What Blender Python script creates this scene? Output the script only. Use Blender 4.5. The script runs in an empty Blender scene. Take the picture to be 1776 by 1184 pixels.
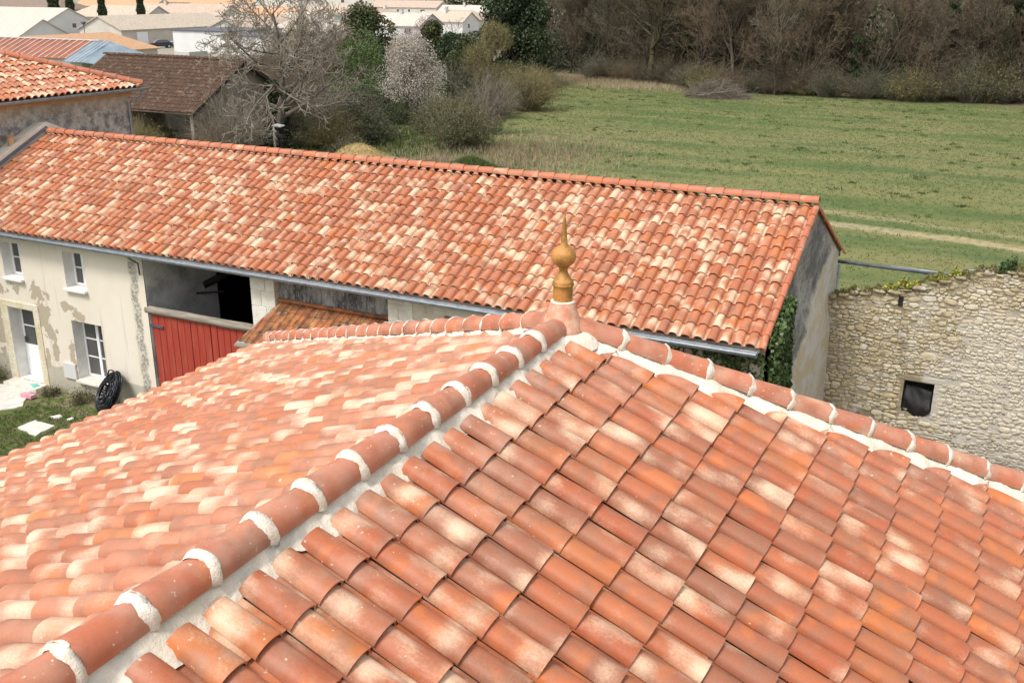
import bpy, math, random
import numpy as np
from mathutils import Vector, Matrix
R_ = math.radians
scn = bpy.context.scene
COL = scn.collection

# ------------------------------------------------------------------ camera, sky, sun, exposure
cam_d = bpy.data.cameras.new('camera')
cam_d.sensor_width = 36; cam_d.lens = 35.72
cam_d.clip_start = 0.05; cam_d.clip_end = 4000
cam = bpy.data.objects.new('camera', cam_d); COL.objects.link(cam)
YAW, PITCH, ROLL = R_(-26.62), R_(19.31), R_(-0.22)
def cam_matrix():
    cy, sy, cp, sp = math.cos(YAW), math.sin(YAW), math.cos(PITCH), math.sin(PITCH)
    f = Vector((sy*cp, cy*cp, -sp)); r = Vector((cy, -sy, 0)); d = f.cross(r)
    cr, sr = math.cos(ROLL), math.sin(ROLL)
    r2 = cr*r+sr*d; d2 = -sr*r+cr*d
    m = Matrix((( r2.x, -d2.x, -f.x), (r2.y, -d2.y, -f.y), (r2.z, -d2.z, -f.z)))
    return Matrix.Translation((0, 0, 10.9)) @ m.to_4x4()
cam.matrix_world = cam_matrix()
scn.camera = cam

SUN_EL, SUN_AZ = 57.0, 196.0      # azimuth clockwise from +Y: behind the camera, to the left
world = bpy.data.worlds.new('World'); scn.world = world; world.use_nodes = True
wn = world.node_tree; wn.nodes.clear()
wo = wn.nodes.new('ShaderNodeOutputWorld'); wb = wn.nodes.new('ShaderNodeBackground')
sky = wn.nodes.new('ShaderNodeTexSky'); sky.sky_type = 'NISHITA'; sky.sun_disc = False
sky.sun_elevation = R_(SUN_EL); sky.sun_rotation = R_(SUN_AZ)
sky.air_density = 1.0; sky.dust_density = 3.0
hs = wn.nodes.new('ShaderNodeHueSaturation'); hs.inputs['Saturation'].default_value = 0.12
hs.inputs['Value'].default_value = 1.0
wn.links.new(sky.outputs[0], hs.inputs['Color']); wn.links.new(hs.outputs[0], wb.inputs['Color'])
wb.inputs['Strength'].default_value = 0.145
wn.links.new(wb.outputs[0], wo.inputs['Surface'])

sd = bpy.data.lights.new('sun', 'SUN'); sd.energy = 1.6; sd.angle = R_(14); sd.color = (1.0, 0.95, 0.87)
sun = bpy.data.objects.new('sun', sd); COL.objects.link(sun)
az, el = R_(SUN_AZ), R_(SUN_EL)
tosun = Vector((math.sin(az)*math.cos(el), math.cos(az)*math.cos(el), math.sin(el)))
sun.rotation_euler = tosun.to_track_quat('Z', 'Y').to_euler()
sun.location = (0, -20, 60)
scn.view_settings.view_transform = 'Standard'; scn.view_settings.look = 'None'
scn.view_settings.exposure = 0.64; scn.view_settings.gamma = 1.0
scn.render.engine = 'CYCLES'
scn.render.resolution_x = 1024; scn.render.resolution_y = 682

# ------------------------------------------------------------------ material helpers
class G:
    """small shader graph builder"""
    def __init__(s, name):
        s.m = bpy.data.materials.new(name); s.m.use_nodes = True
        s.t = s.m.node_tree; s.t.nodes.clear()
        s.out = s.t.nodes.new('ShaderNodeOutputMaterial')
        s.bsdf = s.t.nodes.new('ShaderNodeBsdfPrincipled')
        s.t.links.new(s.bsdf.outputs[0], s.out.inputs[0])
        s.bsdf.inputs['Roughness'].default_value = 0.8
        s.bsdf.inputs['Specular IOR Level'].default_value = 0.3
    def put(s, sock, v):
        if isinstance(v, bpy.types.NodeSocket): s.t.links.new(v, sock)
        elif v is not None:
            if isinstance(v, (tuple, list)) and len(v) == 3 and sock.type == 'RGBA': v = (*v, 1)
            sock.default_value = v
    def n(s, kind, outi=0, props=None, **kw):
        nd = s.t.nodes.new('ShaderNode'+kind)
        for k, v in (props or {}).items(): setattr(nd, k, v)
        for k, v in kw.items():
            k2 = k.replace('_', ' ')
            sock = nd.inputs[int(k[1:])] if k[0] == 'i' and k[1:].isdigit() else nd.inputs[k2]
            s.put(sock, v)
        return nd.outputs[outi]
    def math(s, op, a, b=0.0, c=0.0, clamp=False):
        return s.n('Math', props={'operation': op, 'use_clamp': clamp}, i0=a, i1=b, i2=c)
    def vmath(s, op, a, b=(0, 0, 0)): return s.n('VectorMath', props={'operation': op}, i0=a, i1=b)
    def mix(s, f, a, b, mode='MIX'):
        nd = s.t.nodes.new('ShaderNodeMix'); nd.data_type = 'RGBA'; nd.blend_type = mode
        s.put(nd.inputs[0], f); s.put(nd.inputs[6], a); s.put(nd.inputs[7], b); return nd.outputs[2]
    def ramp(s, f, stops, interp='LINEAR'):
        nd = s.t.nodes.new('ShaderNodeValToRGB'); s.put(nd.inputs[0], f); cr = nd.color_ramp; cr.interpolation = interp
        while len(cr.elements) < len(stops): cr.elements.new(0.5)
        for e, (p, c) in zip(cr.elements, stops):
            e.position = p; e.color = (*c, 1) if not isinstance(c, (int, float)) else (c, c, c, 1)
        return nd.outputs[0]
    def step(s, v, a, b):       # smooth 0..1 from a to b
        return s.n('MapRange', props={'interpolation_type': 'SMOOTHSTEP'}, Value=v, From_Min=a, From_Max=b)
    def noise(s, vec, scale, detail=3.0, rough=0.55, out=0):
        return s.n('TexNoise', outi=out, Vector=vec, Scale=scale, Detail=detail, Roughness=rough)
    def pos(s): return s.n('NewGeometry')
    def obj(s): return s.n('TexCoord', outi=3)
    def attr(s, name, out=1): return s.n('Attribute', outi=out, props={'attribute_name': name})
    def sep(s, v):
        nd = s.t.nodes.new('ShaderNodeSeparateXYZ'); s.put(nd.inputs[0], v); return nd.outputs[0], nd.outputs[1], nd.outputs[2]
    def comb(s, x, y, z): return s.n('CombineXYZ', X=x, Y=y, Z=z)
    def done(s, col, rough=None, bump=None, bstr=0.3, bdist=0.02, metal=None):
        s.put(s.bsdf.inputs['Base Color'], col)
        if rough is not None: s.put(s.bsdf.inputs['Roughness'], rough)
        if metal is not None: s.put(s.bsdf.inputs['Metallic'], metal)
        if bump is not None:
            s.put(s.bsdf.inputs['Normal'], s.n('Bump', Strength=bstr, Distance=bdist, Height=bump))
        return s.m

def mat_clay(name, reds, cream, lo=0.62, hi=0.44, splash=False, dirt=0.0, rough=0.62, warm=1.0, nsc=0.95):
    g = G(name)
    u = g.attr('tuv'); rnd = g.attr('trnd'); rx, ry, rz = g.sep(rnd); P = g.pos()
    base = g.ramp(rx, [(i/(len(reds)-1), c) for i, c in enumerate(reds)])
    off = g.vmath('MULTIPLY', rnd, (43.0, 71.0, 19.0))
    q = g.vmath('ADD', g.vmath('MULTIPLY', u, (0.9, 1.25, 0)), off)
    n1 = g.math('ADD', g.noise(q, nsc, 1.2, 0.5), g.math('MULTIPLY', g.math('SUBTRACT', g.noise(P, 48, 4, 0.75), 0.5), 0.20))
    n1 = g.math('ADD', n1, g.math('MULTIPLY', g.math('SUBTRACT', g.noise(g.vmath('MULTIPLY', q, (5, 0.8, 0)), 3, 3, 0.6), 0.5), 0.10))
    th = g.n('MapRange', Value=ry, From_Min=0, From_Max=1, To_Min=lo, To_Max=hi)
    mask = g.step(g.math('SUBTRACT', n1, th), -0.05, 0.25)
    n2 = g.noise(g.vmath('ADD', q, (9, 3, 5)), 1.6, 2.0)
    base = g.mix(g.math('MULTIPLY', g.step(n2, 0.42, 0.68), warm), base, g.mix(0.55, base, (0.27, 0.135, 0.085)))  # browner flame marks
    hot = g.step(g.noise(g.vmath('ADD', q, (2, 8, 1)), 1.3, 1.0), 0.58, 0.72)
    base = g.mix(g.math('MULTIPLY', hot, 0.55*warm), base, (0.60, 0.17, 0.045))
    col = g.mix(g.math('MULTIPLY', mask, 0.86), base, cream)
    fine = g.noise(P, 60, 4, 0.6)
    col = g.mix(g.math('MULTIPLY', g.step(fine, 0.4, 0.75), 0.13*warm), col, (0.50, 0.28, 0.17))
    if splash:
        m = g.attr('tspl', 2)
        sp = g.noise(P, 30, 2, 0.6)
        col = g.mix(g.math('MULTIPLY', g.step(g.math('ADD', sp, g.math('MULTIPLY', m, 0.10)), 0.755, 0.80), 0.6), col, (0.78, 0.70, 0.60))
        film = g.noise(P, 5, 3)
        col = g.mix(g.math('MULTIPLY', g.math('MULTIPLY', m, g.step(film, 0.35, 0.7)), 0.35), col, (0.62, 0.46, 0.36))
    gr = g.noise(P, 210, 2, 0.6)
    col = g.mix(g.math('MULTIPLY', g.step(gr, 0.52, 0.66), 0.28), col, (0.26, 0.10, 0.055))
    gr2 = g.noise(g.vmath('MULTIPLY', u, (6, 1.2, 0)), 3, 3)
    soot = g.noise(P, 2.6, 5, 0.7)
    col = g.mix(g.math('MULTIPLY', g.step(soot, 0.52, 0.72), 0.30), col, g.mix(0.5, col, (0.16, 0.09, 0.065)))
    # small grey lichen specks on a few tiles
    sp2 = g.noise(P, 130, 2, 0.6)
    few = g.math('MULTIPLY', g.step(rz, 0.9, 0.97), g.step(n2, 0.45, 0.6))
    col = g.mix(g.math('MULTIPLY', g.math('MULTIPLY', g.step(sp2, 0.55, 0.66), few), 0.7), col, (0.10, 0.09, 0.085))
    if dirt > 0:
        dn = g.noise(P, 3.0, 5, 0.65)
        col = g.mix(g.math('MULTIPLY', g.step(dn, 0.4, 0.62), dirt), col, (0.10, 0.055, 0.03))
        dn2 = g.noise(P, 9.0, 4, 0.65)
        col = g.mix(g.math('MULTIPLY', g.step(dn2, 0.56, 0.66), dirt*0.7), col, (0.30, 0.20, 0.09))
    g.bsdf.inputs['Specular IOR Level'].default_value = 0.3+0.08*warm
    return g.done(col, rough-0.04*warm, g.math('ADD', fine, g.noise(P, 14, 3)), 0.22, 0.006)

def mat_noise(name, c1, c2, scale=4.0, rough=0.85, bump=0.3, bdist=0.01, fine=None, metal=None, stretch=(1, 1, 1), lo=0.35, hi=0.65, spec=None):
    g = G(name); P = g.vmath('MULTIPLY', g.pos(), stretch)
    n = g.noise(P, scale, 5, 0.6)
    col = g.mix(g.step(n, lo, hi), c1, c2)
    f = g.noise(P, scale*9, 4, 0.6)
    if fine: col = g.mix(g.math('MULTIPLY', g.step(f, 0.5, 0.7), 0.6), col, fine)
    if spec is not None: g.bsdf.inputs['Specular IOR Level'].default_value = spec
    return g.done(col, rough, g.math('ADD', n, f), bump, bdist, metal)

M = {}
REDS = [(0.37, 0.095, 0.040), (0.41, 0.118, 0.050), (0.45, 0.142, 0.060), (0.38, 0.125, 0.062), (0.30, 0.110, 0.062), (0.52, 0.155, 0.042)]
CREAM = (0.80, 0.60, 0.42)
M['clay'] = mat_clay('roman clay tile', REDS, CREAM, 0.69, 0.47, splash=True)
M['clay_grazing_light'] = mat_clay('roman clay tile with grazing light painted in', [(0.41, 0.135, 0.068), (0.47, 0.17, 0.092), (0.52, 0.21, 0.12), (0.40, 0.17, 0.105), (0.57, 0.20, 0.070)], (0.78, 0.60, 0.44), 0.65, 0.38, splash=True)  # same tile lightened: bright grazing view of the left slope put into the colour
M['clay_ridge'] = mat_clay('clay ridge tile', [(0.46, 0.135, 0.07), (0.52, 0.17, 0.09), (0.44, 0.16, 0.10)], (0.66, 0.42, 0.27), 0.72, 0.52, splash=True)
M['clay_mix'] = mat_clay('clay tile of the long roof', [(0.41, 0.128, 0.060), (0.45, 0.155, 0.076), (0.49, 0.19, 0.10), (0.40, 0.15, 0.086), (0.52, 0.18, 0.066)], (0.76, 0.57, 0.40), 0.66, 0.36, nsc=0.9)
M['clay_barn'] = mat_clay('old brown barn tile', [(0.052, 0.036, 0.029), (0.068, 0.043, 0.034), (0.080, 0.053, 0.042), (0.050, 0.038, 0.032)], (0.22, 0.175, 0.14), 0.66, 0.48, dirt=0.6, rough=0.95, warm=0.12)
M['clay_moss'] = mat_clay('mossy canopy tile', [(0.40, 0.12, 0.04), (0.46, 0.16, 0.045), (0.34, 0.10, 0.04)], (0.55, 0.34, 0.14), 0.66, 0.52, dirt=0.85, rough=0.9)
M['mortar'] = mat_noise('cream lime mortar', (0.66, 0.585, 0.475), (0.80, 0.74, 0.64), 4, 0.9, 0.7, 0.014, fine=(0.72, 0.63, 0.50))
M['collar'] = mat_noise('white mortar fillet', (0.66, 0.58, 0.48), (0.82, 0.76, 0.67), 12, 0.9, 0.8, 0.010, fine=(0.56, 0.42, 0.32))
M['terracotta'] = mat_noise('glazed ochre terracotta', (0.50, 0.23, 0.06), (0.26, 0.15, 0.035), 7, 0.58, 0.35, 0.004, fine=(0.16, 0.11, 0.03), lo=0.42, hi=0.62, spec=0.4)
M['terra_base'] = mat_noise('dusty clay hip cap', (0.56, 0.25, 0.16), (0.68, 0.44, 0.32), 9, 0.75, 0.2, 0.006)
M['zinc'] = mat_noise('zinc gutter', (0.33, 0.36, 0.40), (0.24, 0.265, 0.30), 6, 0.45, 0.1, 0.003, metal=0.35)
M['zinc_dark'] = mat_noise('dark metal trim', (0.10, 0.11, 0.14), (0.07, 0.08, 0.10), 6, 0.5, 0.1, 0.003)
M['rafter'] = mat_noise('weathered grey timber', (0.20, 0.175, 0.15), (0.33, 0.30, 0.26), 5, 0.9, 0.5, 0.01, stretch=(0.4, 3, 3), fine=(0.30, 0.19, 0.08))
M['deck'] = mat_noise('roof underside', (0.10, 0.075, 0.055), (0.15, 0.11, 0.08), 5)
M['cream_wall'] = mat_noise('plain cream render', (0.66, 0.60, 0.50), (0.72, 0.67, 0.58), 1.2, 0.9, 0.2, 0.006)
M['ashlar'] = mat_noise('pale limestone blocks', (0.62, 0.58, 0.50), (0.74, 0.71, 0.64), 3, 0.9, 0.35, 0.008, fine=(0.50, 0.46, 0.38))
M['reveal'] = mat_noise('white window reveal', (0.70, 0.69, 0.66), (0.80, 0.79, 0.77), 3, 0.85, 0.15, 0.004)
M['pvc'] = mat_noise('white painted joinery', (0.80, 0.81, 0.83), (0.84, 0.84, 0.86), 3, 0.35, 0.02, 0.001, spec=0.5)
M['whitewash'] = mat_noise('dirty whitewashed interior wall', (0.80, 0.80, 0.80), (0.36, 0.36, 0.36), 1.0, 0.95, 0.4, 0.02, fine=(0.60, 0.60, 0.60), lo=0.46, hi=0.72)
M['black'] = mat_noise('dark interior with painted shade', (0.015, 0.014, 0.013), (0.03, 0.028, 0.025), 2)  # near-black colour stands in for the shade inside openings
M['red_board'] = mat_noise('faded red painted boards', (0.34, 0.045, 0.028), (0.38, 0.075, 0.05), 2.2, 0.7, 0.3, 0.006, stretch=(4, 4, 0.6), fine=(0.36, 0.06, 0.045), lo=0.4, hi=0.7)
M['plank'] = mat_noise('grey weathered planks', (0.30, 0.30, 0.29), (0.07, 0.07, 0.075), 1.6, 0.9, 0.4, 0.01, stretch=(2.2, 2, 0.7), fine=(0.5, 0.49, 0.46), lo=0.38, hi=0.62)
M['hose'] = mat_noise('black plastic pipe', (0.012, 0.014, 0.02), (0.02, 0.022, 0.03), 8, 0.32, 0.02, 0.001, spec=0.5)
M['plastic_black'] = mat_noise('black plastic sheet', (0.012, 0.012, 0.013), (0.02, 0.02, 0.021), 8, 0.4, 0.4, 0.03)
M['stone_slab'] = mat_noise('white stone slab', (0.72, 0.70, 0.66), (0.60, 0.58, 0.53), 5, 0.9, 0.4, 0.01, fine=(0.4, 0.38, 0.3))
M['bark'] = mat_noise('pale grey bark', (0.22, 0.19, 0.16), (0.13, 0.11, 0.09), 3, 0.95, 0.4, 0.02)
M['bark_dark'] = mat_noise('dark bark', (0.085, 0.068, 0.052), (0.05, 0.042, 0.034), 2, 0.95, 0.4, 0.02)
M['twig_pale'] = mat_noise('pale twigs', (0.34, 0.295, 0.245), (0.24, 0.21, 0.17), 1.5, 0.95, 0, 0.01)
M['twig_brown'] = mat_noise('brown twigs', (0.22, 0.17, 0.12), (0.14, 0.11, 0.075), 0.6, 0.95, 0, 0.01)
M['twig_grey'] = mat_noise('grey brown twigs', (0.25, 0.21, 0.17), (0.15, 0.13, 0.095), 0.6, 0.95, 0, 0.01)
M['twig_olive'] = mat_noise('olive twigs', (0.20, 0.175, 0.085), (0.27, 0.22, 0.12), 0.8, 0.95, 0, 0.01)
M['twig_red'] = mat_noise('reddish twigs', (0.20, 0.15, 0.105), (0.13, 0.10, 0.07), 0.4, 0.95, 0, 0.01)
M['dirt'] = mat_noise('brown earth', (0.20, 0.14, 0.09), (0.30, 0.22, 0.15), 1.5, 0.95, 0.5, 0.05)
M['straw'] = mat_noise('yellow straw', (0.42, 0.30, 0.12), (0.30, 0.21, 0.11), 2.5, 0.95, 0.8, 0.06, fine=(0.30, 0.19, 0.08))

def mat_leaf(name, c1, c2, c3, rough=0.6):
    g = G(name); r = g.attr('trnd'); a, b, c = g.sep(r)
    col = g.ramp(a, [(0, c1), (0.5, c2), (1, c3)])
    g.bsdf.inputs['Specular IOR Level'].default_value = 0.35
    return g.done(col, rough)
M['leaf_dark'] = mat_leaf('dark evergreen leaf', (0.016, 0.030, 0.012), (0.030, 0.050, 0.018), (0.055, 0.075, 0.025))
M['leaf_mid'] = mat_leaf('mid evergreen leaf', (0.030, 0.040, 0.014), (0.055, 0.070, 0.022), (0.10, 0.105, 0.035))
M['leaf_green'] = mat_leaf('fresh green leaf', (0.05, 0.085, 0.025), (0.08, 0.13, 0.04), (0.12, 0.17, 0.055))
M['leaf_ivy'] = mat_leaf('ivy leaf', (0.028, 0.055, 0.016), (0.06, 0.10, 0.028), (0.11, 0.16, 0.05), 0.45)
M['leaf_bramble'] = mat_leaf('bramble leaf', (0.05, 0.065, 0.030), (0.08, 0.09, 0.045), (0.12, 0.115, 0.06))
M['leaf_olive'] = mat_leaf('olive brown leaf', (0.07, 0.07, 0.022), (0.13, 0.115, 0.035), (0.19, 0.16, 0.055))
M['leaf_yellow'] = mat_leaf('yellow green bud', (0.16, 0.16, 0.045), (0.24, 0.22, 0.07), (0.32, 0.28, 0.11))
M['blossom'] = mat_leaf('white blossom', (0.32, 0.28, 0.22), (0.50, 0.45, 0.38), (0.66, 0.61, 0.54), 0.8)
M['blossom_pink'] = mat_leaf('mauve blossom', (0.24, 0.16, 0.19), (0.36, 0.26, 0.30), (0.46, 0.36, 0.38), 0.8)
M['grass'] = mat_leaf('grass blade', (0.078, 0.115, 0.034), (0.098, 0.138, 0.042), (0.145, 0.160, 0.062), 0.8)
M['grass_tuft'] = mat_leaf('dark grass tuft', (0.045, 0.075, 0.020), (0.065, 0.10, 0.027), (0.095, 0.13, 0.04), 0.8)
M['dry_grass'] = mat_leaf('dry grass stalk', (0.20, 0.155, 0.095), (0.30, 0.235, 0.15), (0.40, 0.33, 0.22), 0.9)
M['flower'] = mat_leaf('yellow wall flower', (0.12, 0.16, 0.035), (0.24, 0.26, 0.05), (0.55, 0.45, 0.06), 0.8)

def mat_glass():
    g = G('dark window glass'); g.bsdf.inputs['Specular IOR Level'].default_value = 0.8
    n = g.noise(g.pos(), 1.5, 2)
    return g.done(g.mix(n, (0.05, 0.05, 0.05), (0.11, 0.105, 0.10)), 0.12)
M['glass'] = mat_glass()

def mat_facade():
    g = G('cream render with peeled patches'); P = g.pos(); x, y, z = g.sep(P)
    big = g.noise(P, 0.7, 4, 0.6); f = g.noise(P, 7, 5, 0.65); ff = g.noise(P, 40, 3)
    col = g.mix(g.step(big, 0.35, 0.7), (0.72, 0.65, 0.545), (0.76, 0.70, 0.61))
    col = g.mix(g.math('MULTIPLY', g.step(f, 0.55, 0.8), 0.25), col, (0.60, 0.50, 0.38))
    tot = None
    for cx, cz, rx, rz in [(-23.72, 2.78, .30, .28), (-23.62, 2.2, .25, .45), (-23.45, 1.75, .28, .32), (-22.72, 2.62, .32, .13), (-22.25, 2.38, .30, .17),
                           (-25.35, 2.85, .35, .2), (-24.6, 2.78, .12, .12), (-22.68, 1.1, .12, .32), (-25.5, 1.5, .2, .9), (-23.35, 1.15, .12, .35), (-23.7, 0.9, .1, .3)]:
        dx = g.math('DIVIDE', g.math('SUBTRACT', x, cx), rx); dz = g.math('DIVIDE', g.math('SUBTRACT', z, cz), rz)
        d = g.math('SQRT', g.math('ADD', g.math('MULTIPLY', dx, dx), g.math('MULTIPLY', dz, dz)))
        v = g.math('SUBTRACT', 1.35, d)
        tot = v if tot is None else g.math('MAXIMUM', tot, v)
    pat = g.step(g.math('ADD', tot, g.math('MULTIPLY', g.math('SUBTRACT', g.noise(P, 3.2, 4, 0.6), 0.5), 4.2)), 0.35, 0.42)
    col = g.mix(g.math('MULTIPLY', pat, 0.85), col, g.mix(f, (0.34, 0.27, 0.19), (0.45, 0.38, 0.29)))
    zz = g.math('ADD', z, g.math('MULTIPLY', g.math('SUBTRACT', g.noise(P, 2, 3), 0.5), 0.25))
    band = g.step(zz, 0.78, 0.74)
    col = g.mix(g.math('MULTIPLY', band, 0.75), col, g.mix(f, (0.33, 0.31, 0.25), (0.46, 0.43, 0.34)))
    low = g.step(zz, 0.45, 0.0)
    col = g.mix(g.math('MULTIPLY', low, g.math('MULTIPLY', g.step(f, .35, .6), 0.7)), col, (0.20, 0.20, 0.12))
    # dark damp run beside the corner
    w = g.math('ADD', x, g.math('MULTIPLY', g.math('SUBTRACT', g.noise(P, 2.3, 4), 0.5), 0.35))
    run = g.math('MULTIPLY', g.step(g.math('ABSOLUTE', g.math('SUBTRACT', w, -19.98)), 0.19, 0.08), g.step(z, 4.3, 4.2))
    spk = g.step(g.noise(P, 16, 5, 0.75), 0.33, 0.6)
    col = g.mix(g.math('MULTIPLY', run, g.math('MULTIPLY', spk, 0.85)), col, (0.15, 0.145, 0.13))
    # thin vertical drips under the gutter
    dr = g.noise(g.vmath('MULTIPLY', P, (5, 1, 0.25)), 1.2, 3)
    col = g.mix(g.math('MULTIPLY', g.step(dr, 0.60, 0.70), 0.3), col, (0.42, 0.36, 0.28))
    return g.done(col, 0.9, g.math('ADD', f, g.math('SUBTRACT', ff, pat)), 0.4, 0.012)
M['facade'] = mat_facade()

def mat_gable():
    g = G('grey lichen streaked render'); P = g.pos(); x, y, z = g.sep(P)
    st = g.noise(g.vmath('MULTIPLY', P, (1, 0.55, 0.95)), 1.5, 9, 0.72)
    f = g.noise(g.vmath('MULTIPLY', P, (1, 0.45, 1.0)), 7, 7, 0.8)
    col = g.mix(g.step(st, 0.38, 0.64), (0.14, 0.14, 0.14), (0.38, 0.375, 0.36))
    col = g.mix(g.math('MULTIPLY', g.step(f, 0.46, 0.70), 0.75), col, (0.06, 0.06, 0.06))
    lim = g.math('ADD', g.math('MULTIPLY', g.math('SUBTRACT', y, 22.0), 0.42), 4.0)
    lim = g.math('ADD', lim, g.math('MULTIPLY', g.math('SUBTRACT', st, 0.5), 2.5))
    low = g.step(g.math('SUBTRACT', z, lim), 0.15, -0.35)
    stone = g.mix(g.step(g.noise(g.vmath('MULTIPLY', P, (1, .5, 1)), 2.4, 7, 0.7), 0.42, 0.6), (0.52, 0.46, 0.34), (0.58, 0.57, 0.55))
    stone = g.mix(g.math('MULTIPLY', g.step(f, 0.55, 0.7), 0.5), stone, (0.28, 0.25, 0.20))
    col = g.mix(low, col, stone)
    return g.done(col, 0.95, g.math('ADD', f, st), 0.7, 0.05)
M['gable'] = mat_gable()

def mat_rough_wall():
    g = G('grey crumbling render'); P = g.pos(); x, y, z = g.sep(P)
    n = g.noise(P, 2.2, 7, 0.75); f = g.noise(P, 5, 6, 0.75)
    col = g.mix(g.step(n, 0.42, 0.58), (0.20, 0.19, 0.185), (0.44, 0.42, 0.40))
    col = g.mix(g.math('MULTIPLY', g.step(f, 0.54, 0.60), 0.7), col, (0.62, 0.585, 0.54))
    col = g.mix(g.math('MULTIPLY', g.step(f, 0.42, 0.37), 0.6), col, (0.12, 0.115, 0.11))
    top = g.step(z, 6.7, 7.3)
    col = g.mix(g.math('MULTIPLY', top, 0.5), col, (0.50, 0.42, 0.32))
    return g.done(col, 0.95, g.math('ADD', n, f), 0.8, 0.05)
M['rough_wall'] = mat_rough_wall()

def mat_rubble():
    g = G('rubble stone'); P = g.pos(); x, y, z = g.sep(P); rnd = g.attr('trnd'); a, b, c = g.sep(rnd)
    big = g.noise(P, 0.8, 4, 0.6); f = g.noise(P, 12, 5, 0.7)
    col = g.ramp(a, [(0, (0.42, 0.34, 0.21)), (0.35, (0.52, 0.44, 0.29)), (0.7, (0.58, 0.51, 0.37)), (0.9, (0.62, 0.58, 0.48)), (1, (0.34, 0.29, 0.22))])
    wash = g.math('MULTIPLY', g.step(g.math('ADD', big, g.math('MULTIPLY', g.math('ADD', x, 1.6), 0.12)), 0.48, 0.62), g.step(z, 4.3, 3.3))
    col = g.mix(g.math('MULTIPLY', wash, 0.70), col, g.mix(f, (0.54, 0.47, 0.36), (0.70, 0.66, 0.58)))
    topm = g.math('ADD', g.math('SUBTRACT', z, g.math('ADD', g.math('MULTIPLY', x, 0.29), 4.55)), g.math('MULTIPLY', g.math('SUBTRACT', g.noise(P, 1.4, 4), 0.5), 1.9))
    col = g.mix(g.math('MULTIPLY', g.step(topm, -0.25, 0.15), 0.62), col, g.mix(f, (0.20, 0.155, 0.07), (0.30, 0.25, 0.13)))
    damp = g.math('MULTIPLY', g.step(x, -2.3, -3.5), g.step(g.noise(P, 1.7, 3), 0.38, 0.58))
    col = g.mix(g.math('MULTIPLY', damp, 0.4), col, (0.27, 0.23, 0.155))
    sn = g.noise(g.vmath('MULTIPLY', P, (2.2, 1, 0.35)), 1.3, 5, 0.7)
    col = g.mix(g.math('MULTIPLY', g.step(sn, 0.54, 0.68), 0.55), col, (0.17, 0.135, 0.09))
    col = g.mix(g.math('MULTIPLY', g.step(g.noise(P, 3.3, 5, .7), 0.56, 0.64), 0.6), col, (0.62, 0.585, 0.53))
    lowm = g.step(z, 1.1, 0.2)
    col = g.mix(g.math('MULTIPLY', lowm, g.math('MULTIPLY', g.step(big, .35, .6), 0.5)), col, (0.26, 0.24, 0.20))
    col = g.mix(g.math('MULTIPLY', g.step(f, 0.55, 0.68), 0.45), col, (0.24, 0.20, 0.15))
    return g.done(col, 0.95, g.math('ADD', f, big), 0.6, 0.03)
M['rubble'] = mat_rubble()
def mat_bed():
    g = G('earth mortar and old plaster'); P = g.pos(); x, y, z = g.sep(P); n = g.noise(P, 1.7, 5, .65); f = g.noise(P, 14, 5, .7)
    col = g.mix(g.step(n, .38, .6), (0.27, 0.225, 0.15), (0.40, 0.35, 0.26)); col = g.mix(g.math('MULTIPLY', g.step(f, .5, .7), .5), col, (0.20, 0.155, 0.10))
    wash = g.math('MULTIPLY', g.step(g.math('ADD', g.noise(P, .8, 4, .6), g.math('MULTIPLY', g.math('ADD', x, 1.6), 0.12)), 0.46, 0.60), g.step(z, 4.2, 3.4))
    col = g.mix(g.math('MULTIPLY', wash, .7), col, (0.58, 0.55, 0.50))
    return g.done(col, 0.95, g.math('ADD', n, f), 0.8, 0.04)
M['rubble_bed'] = mat_bed()

def mat_far_roof(name, a, b, c, sc=1.0):
    g = G(name); P = g.obj(); x, y, z = g.sep(P)
    n = g.noise(g.vmath('MULTIPLY', P, (2.6, 1.4, 1.4)), 1.1*sc, 4, 0.75)
    col = g.mix(g.step(n, 0.40, 0.52), a, b)
    col = g.mix(g.step(n, 0.56, 0.68), col, c)
    wv = g.n('TexWave', props={'wave_type': 'BANDS', 'bands_direction': 'X'}, Vector=P, Scale=1.25, Distortion=0.3)
    col = g.mix(g.math('MULTIPLY', wv, 0.25), col, g.mix(0.5, col, (0.10, 0.07, 0.05)))
    return g.done(col, 0.85, wv, 0.6, 0.05)
M['roof_white'] = mat_far_roof('pale bleached village roof', (0.50, 0.43, 0.37), (0.60, 0.54, 0.48), (0.42, 0.33, 0.27))
M['roof_pale'] = mat_far_roof('sandy village roof', (0.42, 0.35, 0.27), (0.54, 0.47, 0.38), (0.32, 0.25, 0.20))
M['roof_pink'] = mat_far_roof('pinkish village roof', (0.42, 0.31, 0.24), (0.52, 0.42, 0.34), (0.33, 0.23, 0.18))
M['roof_orange'] = mat_far_roof('orange village roof', (0.50, 0.27, 0.14), (0.58, 0.37, 0.23), (0.40, 0.19, 0.10), 1.6)
M['roof_brown'] = mat_far_roof('brown village roof', (0.20, 0.15, 0.12), (0.26, 0.20, 0.165), (0.15, 0.115, 0.095))
M['v_white'] = mat_noise('white village render', (0.60, 0.60, 0.59), (0.65, 0.65, 0.635), 0.4, 0.9, 0.05, 0.01)
M['v_cream'] = mat_noise('cream village render', (0.50, 0.47, 0.41), (0.56, 0.53, 0.47), 0.4, 0.9, 0.05, 0.01)
M['v_grey'] = mat_noise('grey village render', (0.46, 0.46, 0.44), (0.50, 0.50, 0.48), 0.4, 0.9, 0.05, 0.01)
M['teal'] = mat_noise('teal window reflection', (0.20, 0.33, 0.36), (0.26, 0.40, 0.42), 1, 0.3, 0, 0.01)
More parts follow.
